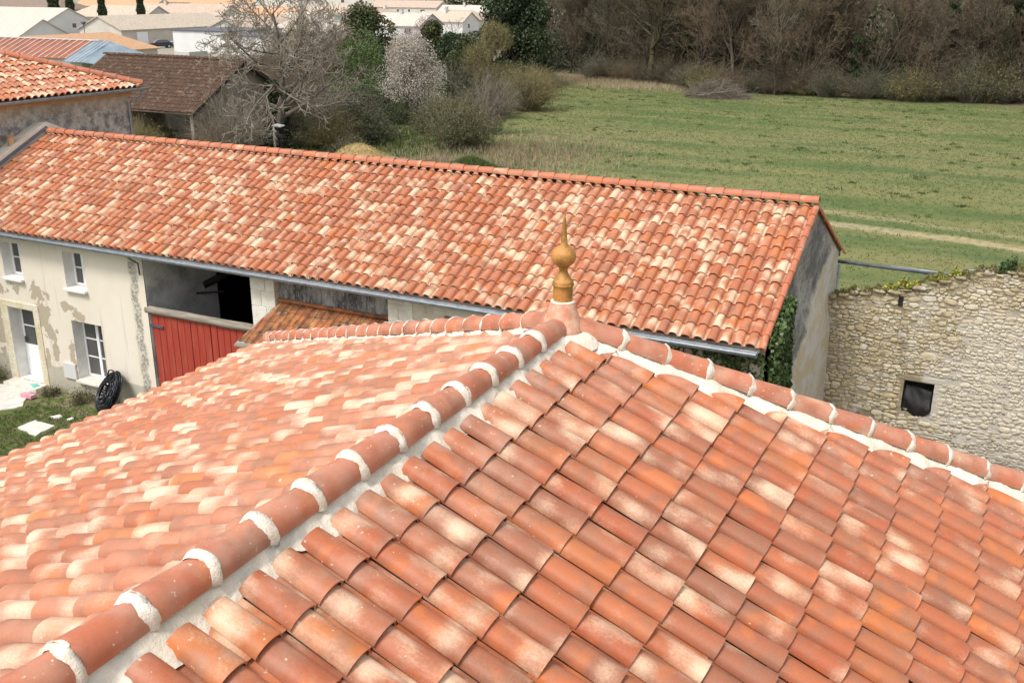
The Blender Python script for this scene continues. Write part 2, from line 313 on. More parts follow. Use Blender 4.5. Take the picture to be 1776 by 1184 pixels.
M['rust'] = mat_noise('rusty sheet metal', (0.22, 0.065, 0.035), (0.32, 0.11, 0.06), 0.9, 0.75, 0.2, 0.01, fine=(0.42, 0.22, 0.16))
M['bluegrey'] = mat_noise('blue grey sheet metal', (0.20, 0.26, 0.31), (0.30, 0.36, 0.41), 0.6, 0.5, 0.1, 0.01, metal=0.2)
M['sheet_pale'] = mat_noise('pale ridge flashing', (0.48, 0.42, 0.40), (0.60, 0.56, 0.54), 1.2, 0.6, 0.1, 0.01)
M['brick'] = mat_noise('orange brick cornice', (0.46, 0.27, 0.14), (0.54, 0.36, 0.20), 3, 0.9, 0.4, 0.02)
M['car_black'] = mat_noise('black car paint', (0.015, 0.018, 0.026), (0.02, 0.024, 0.035), 1, 0.15, 0, 0.01, spec=0.7)
M['car_silver'] = mat_noise('silver car paint', (0.42, 0.45, 0.50), (0.46, 0.49, 0.54), 1, 0.25, 0, 0.01, metal=0.5)
M['tyre'] = mat_noise('tyre rubber', (0.02, 0.02, 0.02), (0.03, 0.03, 0.03), 4)
M['pink'] = mat_noise('pink carton', (0.62, 0.24, 0.34), (0.68, 0.40, 0.46), 14, 0.6, 0, 0.01)
M['turq'] = mat_noise('turquoise plastic', (0.16, 0.50, 0.44), (0.22, 0.58, 0.50), 9, 0.5, 0, 0.01)

def mat_ground():
    g = G('meadow ground'); P = g.pos(); x, y, z = g.sep(P)
    w1 = g.noise(P, 0.05, 4, 0.6); w2 = g.noise(P, 0.35, 5, 0.65); w3 = g.noise(P, 2.2, 5, 0.7); w4 = g.noise(P, 11, 4, 0.7)
    strp = g.noise(g.vmath('MULTIPLY', P, (0.06, 0.35, 1)), 1.0, 4, 0.6)
    grass = g.mix(g.step(w2, 0.35, 0.65), (0.092, 0.132, 0.038), (0.12, 0.155, 0.048))
    grass = g.mix(g.math('MULTIPLY', g.step(w1, 0.46, 0.58), 0.6), grass, (0.070, 0.112, 0.045))
    grass = g.mix(g.math('MULTIPLY', g.step(w3, 0.42, 0.62), 0.6), grass, (0.075, 0.112, 0.036))
    grass = g.mix(g.math('MULTIPLY', g.step(g.math('ADD', g.math('MULTIPLY', strp, 0.7), g.math('MULTIPLY', w1, 0.4)), 0.44, 0.62), 0.75), grass, (0.22, 0.20, 0.085))
    grass = g.mix(g.math('MULTIPLY', g.step(w4, 0.48, 0.7), 0.2), grass, (0.18, 0.18, 0.075))
    # bare sandy ruts of the cart track across the near end of the field
    yy = g.math('ADD', g.math('ADD', y, g.math('MULTIPLY', x, 0.17)), g.math('MULTIPLY', g.math('SUBTRACT', w2, 0.5), 1.6))
    r1 = g.step(g.math('ABSOLUTE', g.math('SUBTRACT', yy, 49.2)), 0.9, 0.25)
    r2 = g.step(g.math('ABSOLUTE', g.math('SUBTRACT', yy, 51.6)), 0.7, 0.15)
    rut = g.math('MULTIPLY', g.math('MAXIMUM', r1, g.math('MULTIPLY', r2, 0.6)), g.step(g.math('ADD', x, g.math('MULTIPLY', w2, 4)), -13, -8))
    rut = g.math('MULTIPLY', rut, g.step(g.math('ADD', g.math('MULTIPLY', w3, .6), g.math('MULTIPLY', w4, .4)), 0.40, 0.54))
    grass = g.mix(g.math('MULTIPLY', rut, 0.65), grass, (0.50, 0.39, 0.25))
    # brown scrub ground beyond the field edge
    edge = g.math('ADD', g.math('ADD', y, g.math('MULTIPLY', x, 0.12)), g.math('MULTIPLY', g.math('SUBTRACT', w2, 0.5), 3.0))
    wood = g.step(edge, 109.5, 112.5)
    e2 = g.math('SUBTRACT', g.math('ADD', g.math('MULTIPLY', x, -1.0), g.math('MULTIPLY', g.math('SUBTRACT', w2, 0.5), 4.0)), g.math('MULTIPLY', y, 0.42))
    left = g.step(e2, 7.0, 9.5)
    soil = g.mix(w3, (0.12, 0.10, 0.055), (0.22, 0.17, 0.11))
    leftc = g.mix(g.step(w2, 0.4, 0.6), (0.13, 0.15, 0.05), (0.22, 0.18, 0.10))
    col = g.mix(left, grass, leftc); col = g.mix(wood, col, soil)
    # village hardstanding far left
    vil = g.math('MULTIPLY', g.step(x, -95, -105), g.step(y, 60, 80))
    col = g.mix(g.math('MULTIPLY', vil, 0.7), col, (0.34, 0.32, 0.28))
    # worn yard in front of the house
    yard = g.math('MULTIPLY', g.step(y, 18.3, 18.0), g.step(x, -14.0, -15.0))
    yc = g.mix(g.step(w3, 0.42, 0.6), (0.10, 0.145, 0.035), (0.13, 0.12, 0.055))
    yc = g.mix(g.math('MULTIPLY', g.step(g.math('ADD', w3, g.math('MULTIPLY', g.math('SUBTRACT', y, 16.8), 0.10)), 0.50, 0.66), 0.8), yc, (0.26, 0.21, 0.14))
    col = g.mix(yard, col, yc)
    # dry ground beside the ruin
    dry = g.math('MULTIPLY', g.step(x, -3.9, -3.6), g.step(y, 25.5, 25.0))
    col = g.mix(g.math('MULTIPLY', dry, g.step(w3, 0.3, 0.5)), col, (0.26, 0.21, 0.11))
    return g.done(col, 0.95, g.math('ADD', w4, w3), 0.8, 0.06)
M['ground'] = mat_ground()

# ------------------------------------------------------------------ object helpers
def tag(o, label=None, cat=None, group=None, kind=None):
    if label: o['label'] = label
    if cat: o['category'] = cat
    if group: o['group'] = group
    if kind: o['kind'] = kind
    return o
def empty(name, loc, label=None, cat=None, group=None):
    o = bpy.data.objects.new(name, None); COL.objects.link(o); o.location = loc; o.empty_display_size = 0.3
    return tag(o, label, cat, group)
def root_of(p):
    l = Vector((0, 0, 0))
    while p is not None: l += p.location; p = p.parent
    return l
def link(name, me, mat, parent=None, world=True):
    """mesh built in world coordinates unless world=False"""
    o = bpy.data.objects.new(name, me); COL.objects.link(o)
    for m in (mat if isinstance(mat, (list, tuple)) else [mat]): me.materials.append(m)
    if parent is not None:
        o.parent = parent
        if world:
            l = root_of(parent); me.transform(Matrix.Translation(-l))
    return o
def copy_tree(o, parent=None):
    c = o.copy(); COL.objects.link(c); c.parent = parent
    for ch in list(o.children):
        d = ch.copy(); COL.objects.link(d); d.parent = c
        for gch in list(ch.children):
            e = gch.copy(); COL.objects.link(e); e.parent = d
    return c

def np_mesh(name, V, F, smooth=False, attrs=None):
    """V (n,3); F list of faces arrays (m,k)"""
    me = bpy.data.meshes.new(name)
    V = np.asarray(V, np.float32)
    me.vertices.add(len(V)); me.vertices.foreach_set('co', V.ravel())
    Fs = [np.asarray(f, np.int32) for f in F if len(f)]
    loops = np.concatenate([f.ravel() for f in Fs]); sizes = np.concatenate([np.full(len(f), f.shape[1], np.int32) for f in Fs])
    me.loops.add(len(loops)); me.loops.foreach_set('vertex_index', loops)
    me.polygons.add(len(sizes)); st = np.concatenate([[0], np.cumsum(sizes)[:-1]]).astype(np.int32)
    me.polygons.foreach_set('loop_start', st)
    if smooth is True: me.polygons.foreach_set('use_smooth', np.ones(len(sizes), bool))
    elif isinstance(smooth, np.ndarray): me.polygons.foreach_set('use_smooth', smooth)
    for k, a in (attrs or {}).items():
        a = np.asarray(a, np.float32)
        if a.ndim == 1:
            at = me.attributes.new(k, 'FLOAT', 'POINT'); at.data.foreach_set('value', a)
        else:
            at = me.attributes.new(k, 'FLOAT_VECTOR', 'POINT'); at.data.foreach_set('vector', a.ravel())
    me.update(calc_edges=True); me.validate()
    return me

class MB:
    def __init__(s): s.v = []; s.f = []
    def poly(s, pts):
        b = len(s.v); s.v += [tuple(p) for p in pts]; s.f.append(list(range(b, b+len(pts)))); return s
    def box(s, x0, y0, z0, x1, y1, z1):
        b = len(s.v)
        s.v += [(x0,y0,z0),(x1,y0,z0),(x1,y1,z0),(x0,y1,z0),(x0,y0,z1),(x1,y0,z1),(x1,y1,z1),(x0,y1,z1)]
        for q in ((0,3,2,1),(4,5,6,7),(0,1,5,4),(1,2,6,5),(2,3,7,6),(3,0,4,7)): s.f.append([b+i for i in q])
        return s
    def slab(s, pts, th):
        """top polygon pts thickened downwards by th"""
        n = len(pts); b = len(s.v)
        s.v += [tuple(p) for p in pts]+[(p[0], p[1], p[2]-th) for p in pts]
        s.f.append(list(range(b, b+n))); s.f.append(list(range(b+2*n-1, b+n-1, -1)))
        for i in range(n):
            j = (i+1) % n; s.f.append([b+i, b+n+i, b+n+j, b+j])
        return s
    def tube(s, pts, r, sides=8, cap=True):
        pts = [Vector(p) for p in pts]; rs = r if isinstance(r, (list, tuple)) else [r]*len(pts)
        b = len(s.v); up = None
        for i, p in enumerate(pts):
            t = (pts[min(i+1, len(pts)-1)]-pts[max(i-1, 0)]).normalized()
            if up is None: up = Vector((0, 0, 1)) if abs(t.z) < 0.9 else Vector((1, 0, 0))
            a = t.cross(up).normalized(); c = a.cross(t).normalized(); up = c
            for k in range(sides):
                an = 2*math.pi*k/sides; q = p+a*math.cos(an)*rs[i]+c*math.sin(an)*rs[i]; s.v.append(tuple(q))
        for i in range(len(pts)-1):
            for k in range(sides):
                s.f.append([b+i*sides+k, b+i*sides+(k+1) % sides, b+(i+1)*sides+(k+1) % sides, b+(i+1)*sides+k])
        if cap:
            s.f.append([b+k for k in range(sides)][::-1]); e = b+(len(pts)-1)*sides; s.f.append([e+k for k in range(sides)])
        return s
    def lathe(s, cx, cy, prof, sides=24):
        b = len(s.v)
        for r, z in prof:
            for k in range(sides):
                a = 2*math.pi*k/sides; s.v.append((cx+r*math.cos(a), cy+r*math.sin(a), z))
        for i in range(len(prof)-1):
            for k in range(sides):
                s.f.append([b+i*sides+k, b+i*sides+(k+1) % sides, b+(i+1)*sides+(k+1) % sides, b+(i+1)*sides+k])
        return s
    def build(s, name, mat, parent=None, smooth=False, bevel=0.0):
        me = bpy.data.meshes.new(name); me.from_pydata(s.v, [], s.f); me.update()
        if smooth:
            for p in me.polygons: p.use_smooth = True
        o = link(name, me, mat, parent)
        if smooth == 'auto':
            for p in me.polygons: p.use_smooth = True
            me.set_sharp_from_angle(angle=R_(40))
        if bevel > 0:
            bv = o.modifiers.new('bevel', 'BEVEL'); bv.width = bevel; bv.segments = 2; bv.limit_method = 'ANGLE'
        return o

rng = np.random.default_rng(7)

# ------------------------------------------------------------------ tile fields
def tile_profile(w, dome_w, h, pan, K):
    """across-slope profile: (t, n, kind) dome arc then pan"""
    pts = []
    for i in range(K):
        a = math.pi*i/(K-1)
        t = dome_w/2*(1-math.cos(a)); n = h*math.sin(a)**0.85
        pts.append((t, n))
    pts[0] = (0.0, 0.005); pts[-1] = (dome_w, -0.006)
    if pan:
        pts += [(dome_w+(w-dome_w)*0.45, -0.014), (w+0.012, -0.012)]
    return np.array(pts)
def tile_field(name, mat, parent, P0, sdir, tdir, w, p, ends, ts, cons=(), K=9, h=0.082, dome=0.77, lift=0.025, thick=0.013,
               splash=None, jit=1.0, seed=1, pan_short=0.022, s_min=None):
    """tiles in the plane P0 + s*sdir + t*tdir; ends = slope distance of each course's lower end; ts = left edge of each column;
    cons = [(gx,gy,c)] keep gx*x+gy*y >= c : a column starts where it enters that region"""
    r = np.random.default_rng(seed)
    P0 = np.array(P0, float); sdir = np.array(sdir, float); sdir /= np.linalg.norm(sdir)
    tdir = np.array(tdir, float); tdir /= np.linalg.norm(tdir); nd = np.cross(sdir, tdir); nd *= np.sign(nd[2])
    prof = tile_profile(w, w*dome, h, True, K); nK = len(prof); isdome = np.arange(nK) < K
    EE, TT = np.meshgrid(np.asarray(ends, float), np.asarray(ts, float), indexing='ij'); EE = EE.ravel(); TT = TT.ravel(); n = len(EE)
    je = r.normal(0, 0.0055, n)*jit; jt = r.normal(0, 0.0030, n)*jit; jn = r.normal(0, 0.0024, n)*jit; jr = r.normal(0, 0.006, n)*jit
    je = je+0.006*np.sin(TT*1.7+seed)+0.004*np.sin(TT*4.3+EE*2); jt = jt+0.006*np.sin(EE*1.3+TT*0.4)
    L = p+0.055
    tc = prof[:, 0]-w*dome/2                                     # centred on dome
    rows = []
    for v in (0.0, 1.0):
        taper = 0.88+0.12*v
        t = np.where(isdome, tc*taper, tc)+w*dome/2
        s_end = EE[:, None]+je[:, None]-(1-v)*L
        if v == 1.0: s_end = s_end-np.where(isdome, 0, pan_short)[None, :]
        s = np.broadcast_to(s_end, (n, nK)).copy()
        nn = np.where(isdome, prof[:, 1]*(0.86+0.14*v), prof[:, 1])[None, :]+lift*v+jn[:, None]
        tt = TT[:, None]+t[None, :]+jt[:, None]+jr[:, None]*(v-0.5)*p
        rows.append([s, tt, nn*np.ones((n, 1))])
    # clip the upper part against constraints
    def smin(tt):
        x0 = P0[0]+tt*tdir[0]; y0 = P0[1]+tt*tdir[1]; m = np.full(tt.shape, -1e9 if s_min is None else s_min)
        for gx, gy, c in cons:
            g = gx*sdir[0]+gy*sdir[1]; m = np.maximum(m, (c-gx*x0-gy*y0)/g)
        return m
    m0 = smin(rows[0][1]); m1 = smin(rows[1][1])
    s1 = rows[1][0]
    keep = (s1-m1).max(axis=1) > 0.03
    # clamp upper row
    f = np.clip((m0-rows[0][0])/(s1-rows[0][0]), 0, 1)
    rows[0][0] = np.maximum(rows[0][0], np.minimum(m0, s1-0.002)); rows[0][2] = rows[0][2]+f*(rows[1][2]-rows[0][2])
    low = s1 < m1; rows[1][0] = np.where(low, np.maximum(s1, rows[0][0]+0.001), s1)
    jw = 1+r.normal(0, 0.022, n)[:, None]; jh = 1+r.normal(0, 0.05, n)[:, None]
    for rw in rows:
        rw[1] = np.where(isdome, TT[:, None]+w*dome/2+(rw[1]-TT[:, None]-w*dome/2)*jw, rw[1]); rw[2] = np.where(isdome, rw[2]*jh, rw[2])
    def P(s, t, nn): return P0+s[..., None]*sdir+t[..., None]*tdir+nn[..., None]*nd
    A = P(*rows[0])[keep]; B = P(*rows[1])[keep]; m = len(A)
    # inner front edge
    ang = np.zeros(nK)
    dn = np.gradient(prof[:, 1]); dt = np.gradient(prof[:, 0]); ln = np.hypot(dn, dt); nt, nn_ = -dn/ln, dt/ln
    C = B-(nt[None, :, None]*tdir*thick+nn_[None, :, None]*nd*thick)
    # left edge lower lip
    D = np.stack([A[:, 0]-nd*thick*0.6, B[:, 0]-nd*thick*0.6], axis=1)
    V = np.concatenate([A, B, B, C, A[:, :1], B[:, :1], D], axis=1); per = V.shape[1]
    fo = [(k, k+1, nK+k+1, nK+k) for k in range(nK-1)]
    fc = [(2*nK+k, 2*nK+k+1, 3*nK+k+1, 3*nK+k) for k in range(nK-1)]
    fe = [(4*nK, 4*nK+1, 4*nK+3, 4*nK+2)]
    base = np.array(fo+fc+fe, np.int64); idx = (np.arange(m)*per)[:, None, None]
    F = (base[None]+idx).reshape(-1, 4)
    sm = np.tile(np.array([True]*len(fo)+[False]*(len(fc)+1)), m)
    u = prof[:, 0]/w
    def uvrow(v): return np.stack([u, np.full(nK, v), np.zeros(nK)], axis=1)
    uv1 = np.concatenate([uvrow(0), uvrow(1), uvrow(1), uvrow(1), np.array([[0, 0, 0], [0, 1, 0], [0, 0, 0], [0, 1, 0.]])])
    UV = np.tile(uv1, (m, 1))
    RN = np.repeat(r.random((m, 3)), per, axis=0)
    att = {'tuv': UV, 'trnd': RN}
    V = V.reshape(-1, 3)
    if splash is not None: att['tspl'] = splash(V)
    me = np_mesh(name, V, [F], sm, att)
    return link(name, me, mat, parent)

def ridge_run(parent, P0, P1, n, r0=0.112, r1=0.092, collars=True, start=0.0, name='ridge_tiles', mat='clay_ridge', seed=3, arc=100, up0=(0, 0, 1), lap=0.055):
    """n half-round tiles from P0 towards P1, each wide mouth facing P1; white mortar fillet at every mouth"""
    r = np.random.default_rng(seed)
    P0 = np.array(P0, float); P1 = np.array(P1, float); d = P1-P0; Lt = np.linalg.norm(d)/n; d /= np.linalg.norm(d)
    up = np.array(up0, float); up -= d*(up@d); up /= np.linalg.norm(up); side = np.cross(d, up)
    K = 13; an = np.radians(np.linspace(-arc, arc, K))
    V = []; F = []; UV = []; RN = []; CV = []; CF = []
    for i in range(n):
        a = P0+d*(i*Lt-lap); b = P0+d*((i+1)*Lt); wob = r.normal(0, 0.004, 2); b0 = len(V)
        nrow = 4; rn = r.random(3)
        for j in range(nrow):
            q = j/(nrow-1); c = a+(b-a)*q+side*wob[0]*(q-.5)*2+up*(wob[1]*(q-.5)+0.010*q); rad = r1+(r0-r1)*q
            for k in range(K): V.append(c+side*math.sin(an[k])*rad+up*math.cos(an[k])*rad); UV.append((k/K*1.6, q, 0)); RN.append(rn)
        for j in range(nrow-1):
            for k in range(K-1): F.append((b0+j*K+k, b0+j*K+k+1, b0+(j+1)*K+k+1, b0+(j+1)*K+k))
        e0 = len(V)
        for rad in (r0, r0-0.015):
            for k in range(K): V.append(b+side*math.sin(an[k])*rad+up*(math.cos(an[k])*rad+0.010)); UV.append((k/K*1.6, 1, 0)); RN.append(rn)
        for k in range(K-1): F.append((e0+k, e0+k+1, e0+K+k+1, e0+K+k))
        if collars:
            c0 = len(CV); KC = 25; ac = np.radians(np.linspace(-arc-6, arc+6, KC)); jj = r.normal(0, 0.0012, (4, KC))+0.005*np.sin(ac[None, :]*r.uniform(2, 6)+r.random((4, 1))*6); wid = 0.046+r.normal(0, 0.008)
            prof = [(-0.014, r0+0.001), (-0.006, r0+0.007), (wid*0.5, r1+0.016), (wid, r1+0.001)]
            for pi, (so, rad) in enumerate(prof):
                for k in range(KC):
                    s_ = so+(jj[pi, k]*2.2 if pi in (0, 3) else jj[pi, k]); rr = rad+jj[(pi+1) % 4, k]*0.7
                    CV.append(b+d*s_+side*math.sin(ac[k])*rr+up*(math.cos(ac[k])*rr+0.008))
            for j in range(3):
                for k in range(KC-1): CF.append((c0+j*KC+k, c0+j*KC+k+1, c0+(j+1)*KC+k+1, c0+(j+1)*KC+k))
    V = np.array(V); me = np_mesh(name, V, [np.array(F)], True, {'tuv': np.array(UV), 'trnd': np.array(RN), 'tspl': np.full(len(V), 0.75 if collars else 0.0)})
    me.set_sharp_from_angle(angle=R_(50))
    o = link(name, me, M[mat], parent)
    if collars:
        CV = np.array(CV); CF = np.array(CF); nv = len(CV)//n; nf = len(CF)//n
        for i in range(n): link('mortar_collar', np_mesh('mortar_collar', CV[i*nv:(i+1)*nv], [CF[i*nf:(i+1)*nf]-i*nv], True), M['collar'], parent)
    return o

def mortar_bed(parent, P0, P1, side, drop, width=0.26, hgt=0.10, name='mortar_bed', seed=5, keep_in=0.02):
    """irregular bedding mortar along one side of a ridge: from under the ridge tiles down on to the tiles.
    side = horizontal outward unit vector, drop = fall of the roof per metre along side"""
    r = np.random.default_rng(seed); P0 = np.array(P0, float); P1 = np.array(P1, float); L = np.linalg.norm(P1-P0); n = int(L/0.03)
    side = np.array(side, float); rows = 8
    ph = np.linspace(0, L, n); lo = np.interp(ph, np.linspace(0, L, max(3, int(L/0.16))), r.normal(0, 1, max(3, int(L/0.16))))
    l2 = [np.interp(ph, np.linspace(0, L, int(L/0.07)+2), r.normal(0, 1, int(L/0.07)+2)) for _ in range(rows)]; ph0 = 0.17
    V = np.zeros((rows, n, 3)); C = P0+(P1-P0)*np.linspace(0, 1, n)[:, None]
    for j in range(rows):
        q = j/(rows-1); off = keep_in+(width+lo*0.045-keep_in)*q
        hh = hgt*(1-q)**1.15-0.006+(l2[j]*0.014+r.normal(0, 0.004, n))*(0.3+q)+0.022*np.clip(np.cos((ph-ph0)/0.422*2*np.pi), 0, 1)**4*(1-q)*(q > 0)
        V[j] = C+side[None]*off[:, None] if np.ndim(off) else C+side*off
        V[j, :, 2] += hh-drop*off
    F = [(j*n+k, j*n+k+1, (j+1)*n+k+1, (j+1)*n+k) for j in range(rows-1) for k in range(n-1)]
    me = np_mesh(name, V.reshape(-1, 3), [np.array(F)], True)
    return link(name, me, M['mortar'], parent)

# ------------------------------------------------------------------ FOREGROUND HOUSE
TR, TL = 0.447, 0.39
RX, RZ = -3.335, 8.08           # ridge axis (plane level)
APY = 7.62                      # finial
HR, HL = 0.585, 0.69            # hip directions dy/dx
EXL, EXR = -11.45, 4.60; YF = -3.0
cR, cL = math.cos(math.atan(TR)), math.cos(math.atan(TL))
def zR(x): return RZ-TR*(x-RX)
def zL(x): return RZ-TL*(RX-x)
house = empty('hipped_house', (RX, 3.0, 0), 'near house under red and cream hipped tile roof topped by a finial', 'house')
spl = lambda V: np.clip(1-np.minimum.reduce([np.abs(V[:, 0]-RX)+np.where(V[:, 1] > APY, 9, 0),
        np.abs((V[:, 1]-APY)-HR*(V[:, 0]-RX))*0.9+np.where(V[:, 0] < RX, 9, 0), np.abs((V[:, 1]-APY)-HL*(RX-V[:, 0]))*0.9+np.where(V[:, 0] > RX, 9, 0)])/1.3, 0, 1)
# right slope: courses fall towards +X, columns run along +Y
p_ = 0.3665
tsR = np.array([6.24-0.25*j for j in range(-26, 38)])-0.19+0.0
endsR = [0.127+p_*i for i in range(1, 26)]
tile_field('roof_tiles', M['clay'], house, (RX, 0, RZ), (1, 0, -TR), (0, 1, 0), 0.25, p_, endsR, tsR,
           cons=[(HR, -1, HR*RX-APY+0.27)], s_min=0.15, splash=spl, seed=11, K=11)
tsL = np.array([10.54-0.25*j for j in range(-18, 54)])-0.095
endsL = [0.066+p_*i for i in range(0, 25)][1:]; endsL = [e-endsL[-1]+8.73 for e in endsL]
tile_field('roof_tiles', M['clay_grazing_light'], house, (RX, 0, RZ), (-1, 0, -TL), (0, 1, 0), 0.25, p_, [e for e in endsL if e > 0.25], tsL,
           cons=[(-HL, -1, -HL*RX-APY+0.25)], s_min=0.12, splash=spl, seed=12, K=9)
# hip end (turned away from the camera): plane through apex with both hips
a_, b_ = 0.063, 0.656
sdE = np.array([a_, b_, -(a_*a_+b_*b_)]); tdE = np.array([b_, -a_, 0])/math.hypot(a_, b_)
EE_l = 5.05/math.hypot(a_, b_)
tile_field('roof_tiles', M['clay'], house, (RX, APY, RZ), sdE, tdE, 0.25, p_, [0.2+p_*i for i in range(1, 17)], np.arange(-9.5, 9.5, 0.25),
           cons=[(-HR, 1, APY-HR*RX+0.1), (HL, 1, APY+HL*RX+0.1)], s_min=0.2, splash=spl, seed=13, K=7)
# boarding under the tiles
yHR = APY+HR*(EXR-RX); yHL = APY+HL*(RX-EXL)
zER, zEL = zR(EXR), zL(EXL); dk = 0.028
db = MB()
db.slab([(RX, YF, RZ-dk), (RX, APY, RZ-dk), (EXR-0.05, yHR, zER-dk+.02), (EXR-0.05, YF, zER-dk+.02)][::-1], 0.10)
db.slab([(RX, YF, RZ-dk), (RX, APY, RZ-dk), (EXL+0.06, yHL, zEL-dk+.02), (EXL+0.06, YF, zEL-dk+.02)], 0.10)
db.slab([(RX, APY, RZ-dk), (EXR-0.05, yHR, zER-dk), (EXL+0.06, yHL, zEL-dk)][::-1], 0.10)
db.build('roof_deck', M['deck'], house)
# walls
wl = MB(); x0, x1 = EXL+0.45, EXR-0.45
wl.box(x0, YF+0.3, 0, x0+0.4, yHL-0.75, zEL-0.02); wl.box(x1-0.4, YF+0.3, 0, x1, yHL-2.2, zER-0.1)
wl.box(x0+0.4, yHL-1.15, 0, x1-0.4, yHL-0.75, zER-0.1); wl.box(x0+0.4, YF+0.3, 0, x1-0.4, YF+0.7, zEL-0.02)
wl.build('wall', M['cream_wall'], house)
# ridge and hips
RC = 0.045
nr = 24
ridge_run(house, (RX, 7.03+0.422, RZ+RC+0.012), (RX, 7.03+0.422-0.422*nr, RZ+RC+0.012), nr, 0.122, 0.100, seed=21)
def hip(px, py, pz, qx, qy, qz, n, seed): ridge_run(house, (px, py, pz), (qx, qy, qz), n, 0.118, 0.098, seed=seed, name='hip_tiles')
nh = 22; Lh = 9.2
hx = RX+0.10; hyr = APY+HR*0.10
k = 7.7
hip(hx, hyr, zR(hx)+RC+0.035, RX+k, APY+HR*k, zR(RX+k)+RC+0.035, 23, 22)
k = EXL-RX+0.1
hip(RX-0.1, APY+HL*0.10, zL(RX-0.1)+RC+0.03, RX+k, APY-HL*k, zL(RX+k)+RC+0.03, 24, 23)
mortar_bed(house, (RX, APY-0.1, RZ), (RX, YF, RZ), (1, 0, 0), TR, 0.225, 0.125, seed=31)
mortar_bed(house, (RX, YF, RZ), (RX, APY-0.1, RZ), (-1, 0, 0), TL, 0.20, 0.115, seed=32)
def hipbed(sx, slope, TT, side_sign, length, seed, w=0.21):
    # hip centre line direction
    d = np.array([sx, slope, 0.0]); d /= np.linalg.norm(d); s = np.array([d[1], -d[0], 0.0])*side_sign
    q = sx*length; P1 = (RX+q, APY+slope*length, RZ-TT*length)
    if side_sign*sx > 0: drop = TT*abs(s[0])*(1 if s[0]*sx > 0 else -1)
    else: drop = (a_*s[0]+b_*s[1])
    mortar_bed(house, (RX, APY, RZ), P1, s, drop, w, 0.125, seed=seed)
hipbed(1, HR, TR, 1, 7.6, 33, 0.30); hipbed(1, HR, TR, -1, 7.6, 34, 0.18); hipbed(-1, HL, TL, -1, 8.0, 35, 0.27); hipbed(-1, HL, TL, 1, 8.0, 36, 0.18)
# apex cone, mortar and finial
cap = MB(); cap.lathe(RX, APY, [(0.20, 8.06), (0.178, 8.13), (0.155, 8.20), (0.118, 8.30), (0.104, 8.355), (0.096, 8.362), (0.0, 8.362)], 28)
cap.build('finial_base', M['terra_base'], house, True)
rr = MB(); rr.lathe(RX, APY, [(0.106, 8.357), (0.100, 8.364), (0.090, 8.367), (0.08, 8.366)], 28); rr.build('mortar_ring', M['collar'], house, True)
ms = MB(); ms.lathe(RX, APY, [(0.34, 7.99), (0.29, 8.06), (0.24, 8.10), (0.20, 8.11)], 30); ms.build('apex_mortar', M['mortar'], house, True)
fin = MB(); fin.lathe(RX, APY, [(0.080, 8.36), (0.083, 8.38), (0.083, 8.49)], 28); fo = fin.build('finial', M['terracotta'], house, 'auto')
f2 = MB(); f2.lathe(RX, APY, [(0.083, 8.49), (0.092, 8.50), (0.092, 8.512), (0.086, 8.52), (0.090, 8.53), (0.078, 8.545), (0.055, 8.57), (0.038, 8.61), (0.034, 8.635), (0.044, 8.655), (0.050, 8.66), (0.030, 8.665)], 28); f2.build('collar', M['terracotta'], fo, True)
f3 = MB(); f3.lathe(RX, APY, [(0.105*math.cos(t)+0.0005, 8.750+0.095*math.sin(t)) for t in np.linspace(-math.pi/2+.25, math.pi/2-.2, 16)], 32); f3.build('ball', M['terracotta'], fo, True)
f4 = MB(); f4.lathe(RX, APY, [(0.040, 8.838), (0.036, 8.85), (0.028, 8.858), (0.0265, 8.90), (0.021, 8.98), (0.013, 9.06), (0.005, 9.11), (0.0, 9.115)], 16); f4.build('spike', M['terracotta'], fo, True)

# ------------------------------------------------------------------ LONG BUILDING
FY, BY, XR, XL = 18.15, 25.9, -3.80, -27.2
ZRB = 6.50; YRB = 22.0; TB = (ZRB-4.58)/(YRB-17.80); cB = math.cos(math.atan(TB))
lb = empty('long_farm_building', (-15.5, 22, 0), 'long farm range with house and barn under one red and cream tiled roof', 'building')
sB = 4.2/cB; pB = 0.372
endsB = [sB-pB*i for i in range(0, 13)]
tsB = np.arange(XL+0.05, XR-0.20, 0.25)
tile_field('roof_tiles', M['clay_mix'], lb, (0, YRB, ZRB), (0, -1, -TB), (1, 0, 0), 0.25, pB, endsB, XR-0.03-0.25*np.arange(1, 94), s_min=0.10, seed=41, K=9, h=0.084, lift=0.026)
sBb = 4.4/cB
tile_field('roof_tiles', M['clay_mix'], lb, (0, YRB, ZRB), (0, 1, -TB), (1, 0, 0), 0.25, pB, [sBb-pB*i for i in range(0, 13)], XR-0.03-0.25*np.arange(1, 94), s_min=0.10, seed=42, K=6, h=0.084, lift=0.026)
ridge_run(lb, (XL+0.1, YRB, ZRB+0.085), (XR+0.06, YRB, ZRB+0.085), 57, 0.115, 0.10, collars=False, seed=43)
# verge tiles on the gable edge
for sg, ye in ((-1, 17.8), (1, 26.4)):
    d0 = (XR+0.01, YRB, ZRB-0.02); d1 = (XR+0.01, ye, ZRB-0.02-TB*abs(ye-YRB))
    ridge_run(lb, d0, d1, 12, 0.075, 0.065, collars=False, seed=44+sg, name='verge_tiles', mat='clay_ridge', arc=95, up0=(0.55, 0, 1), lap=0.03)
dk2 = MB()
dk2.slab([(XL, 17.86, ZRB-TB*(YRB-17.86)-0.03), (XR-0.02, 17.86, ZRB-TB*(YRB-17.86)-0.03), (XR-0.02, YRB, ZRB-0.03), (XL, YRB, ZRB-0.03)], 0.09)
dk2.slab([(XL, YRB, ZRB-0.03), (XR-0.02, YRB, ZRB-0.03), (XR-0.02, 26.35, ZRB-TB*(26.35-YRB)-0.03), (XL, 26.35, ZRB-TB*(26.35-YRB)-0.03)], 0.09)
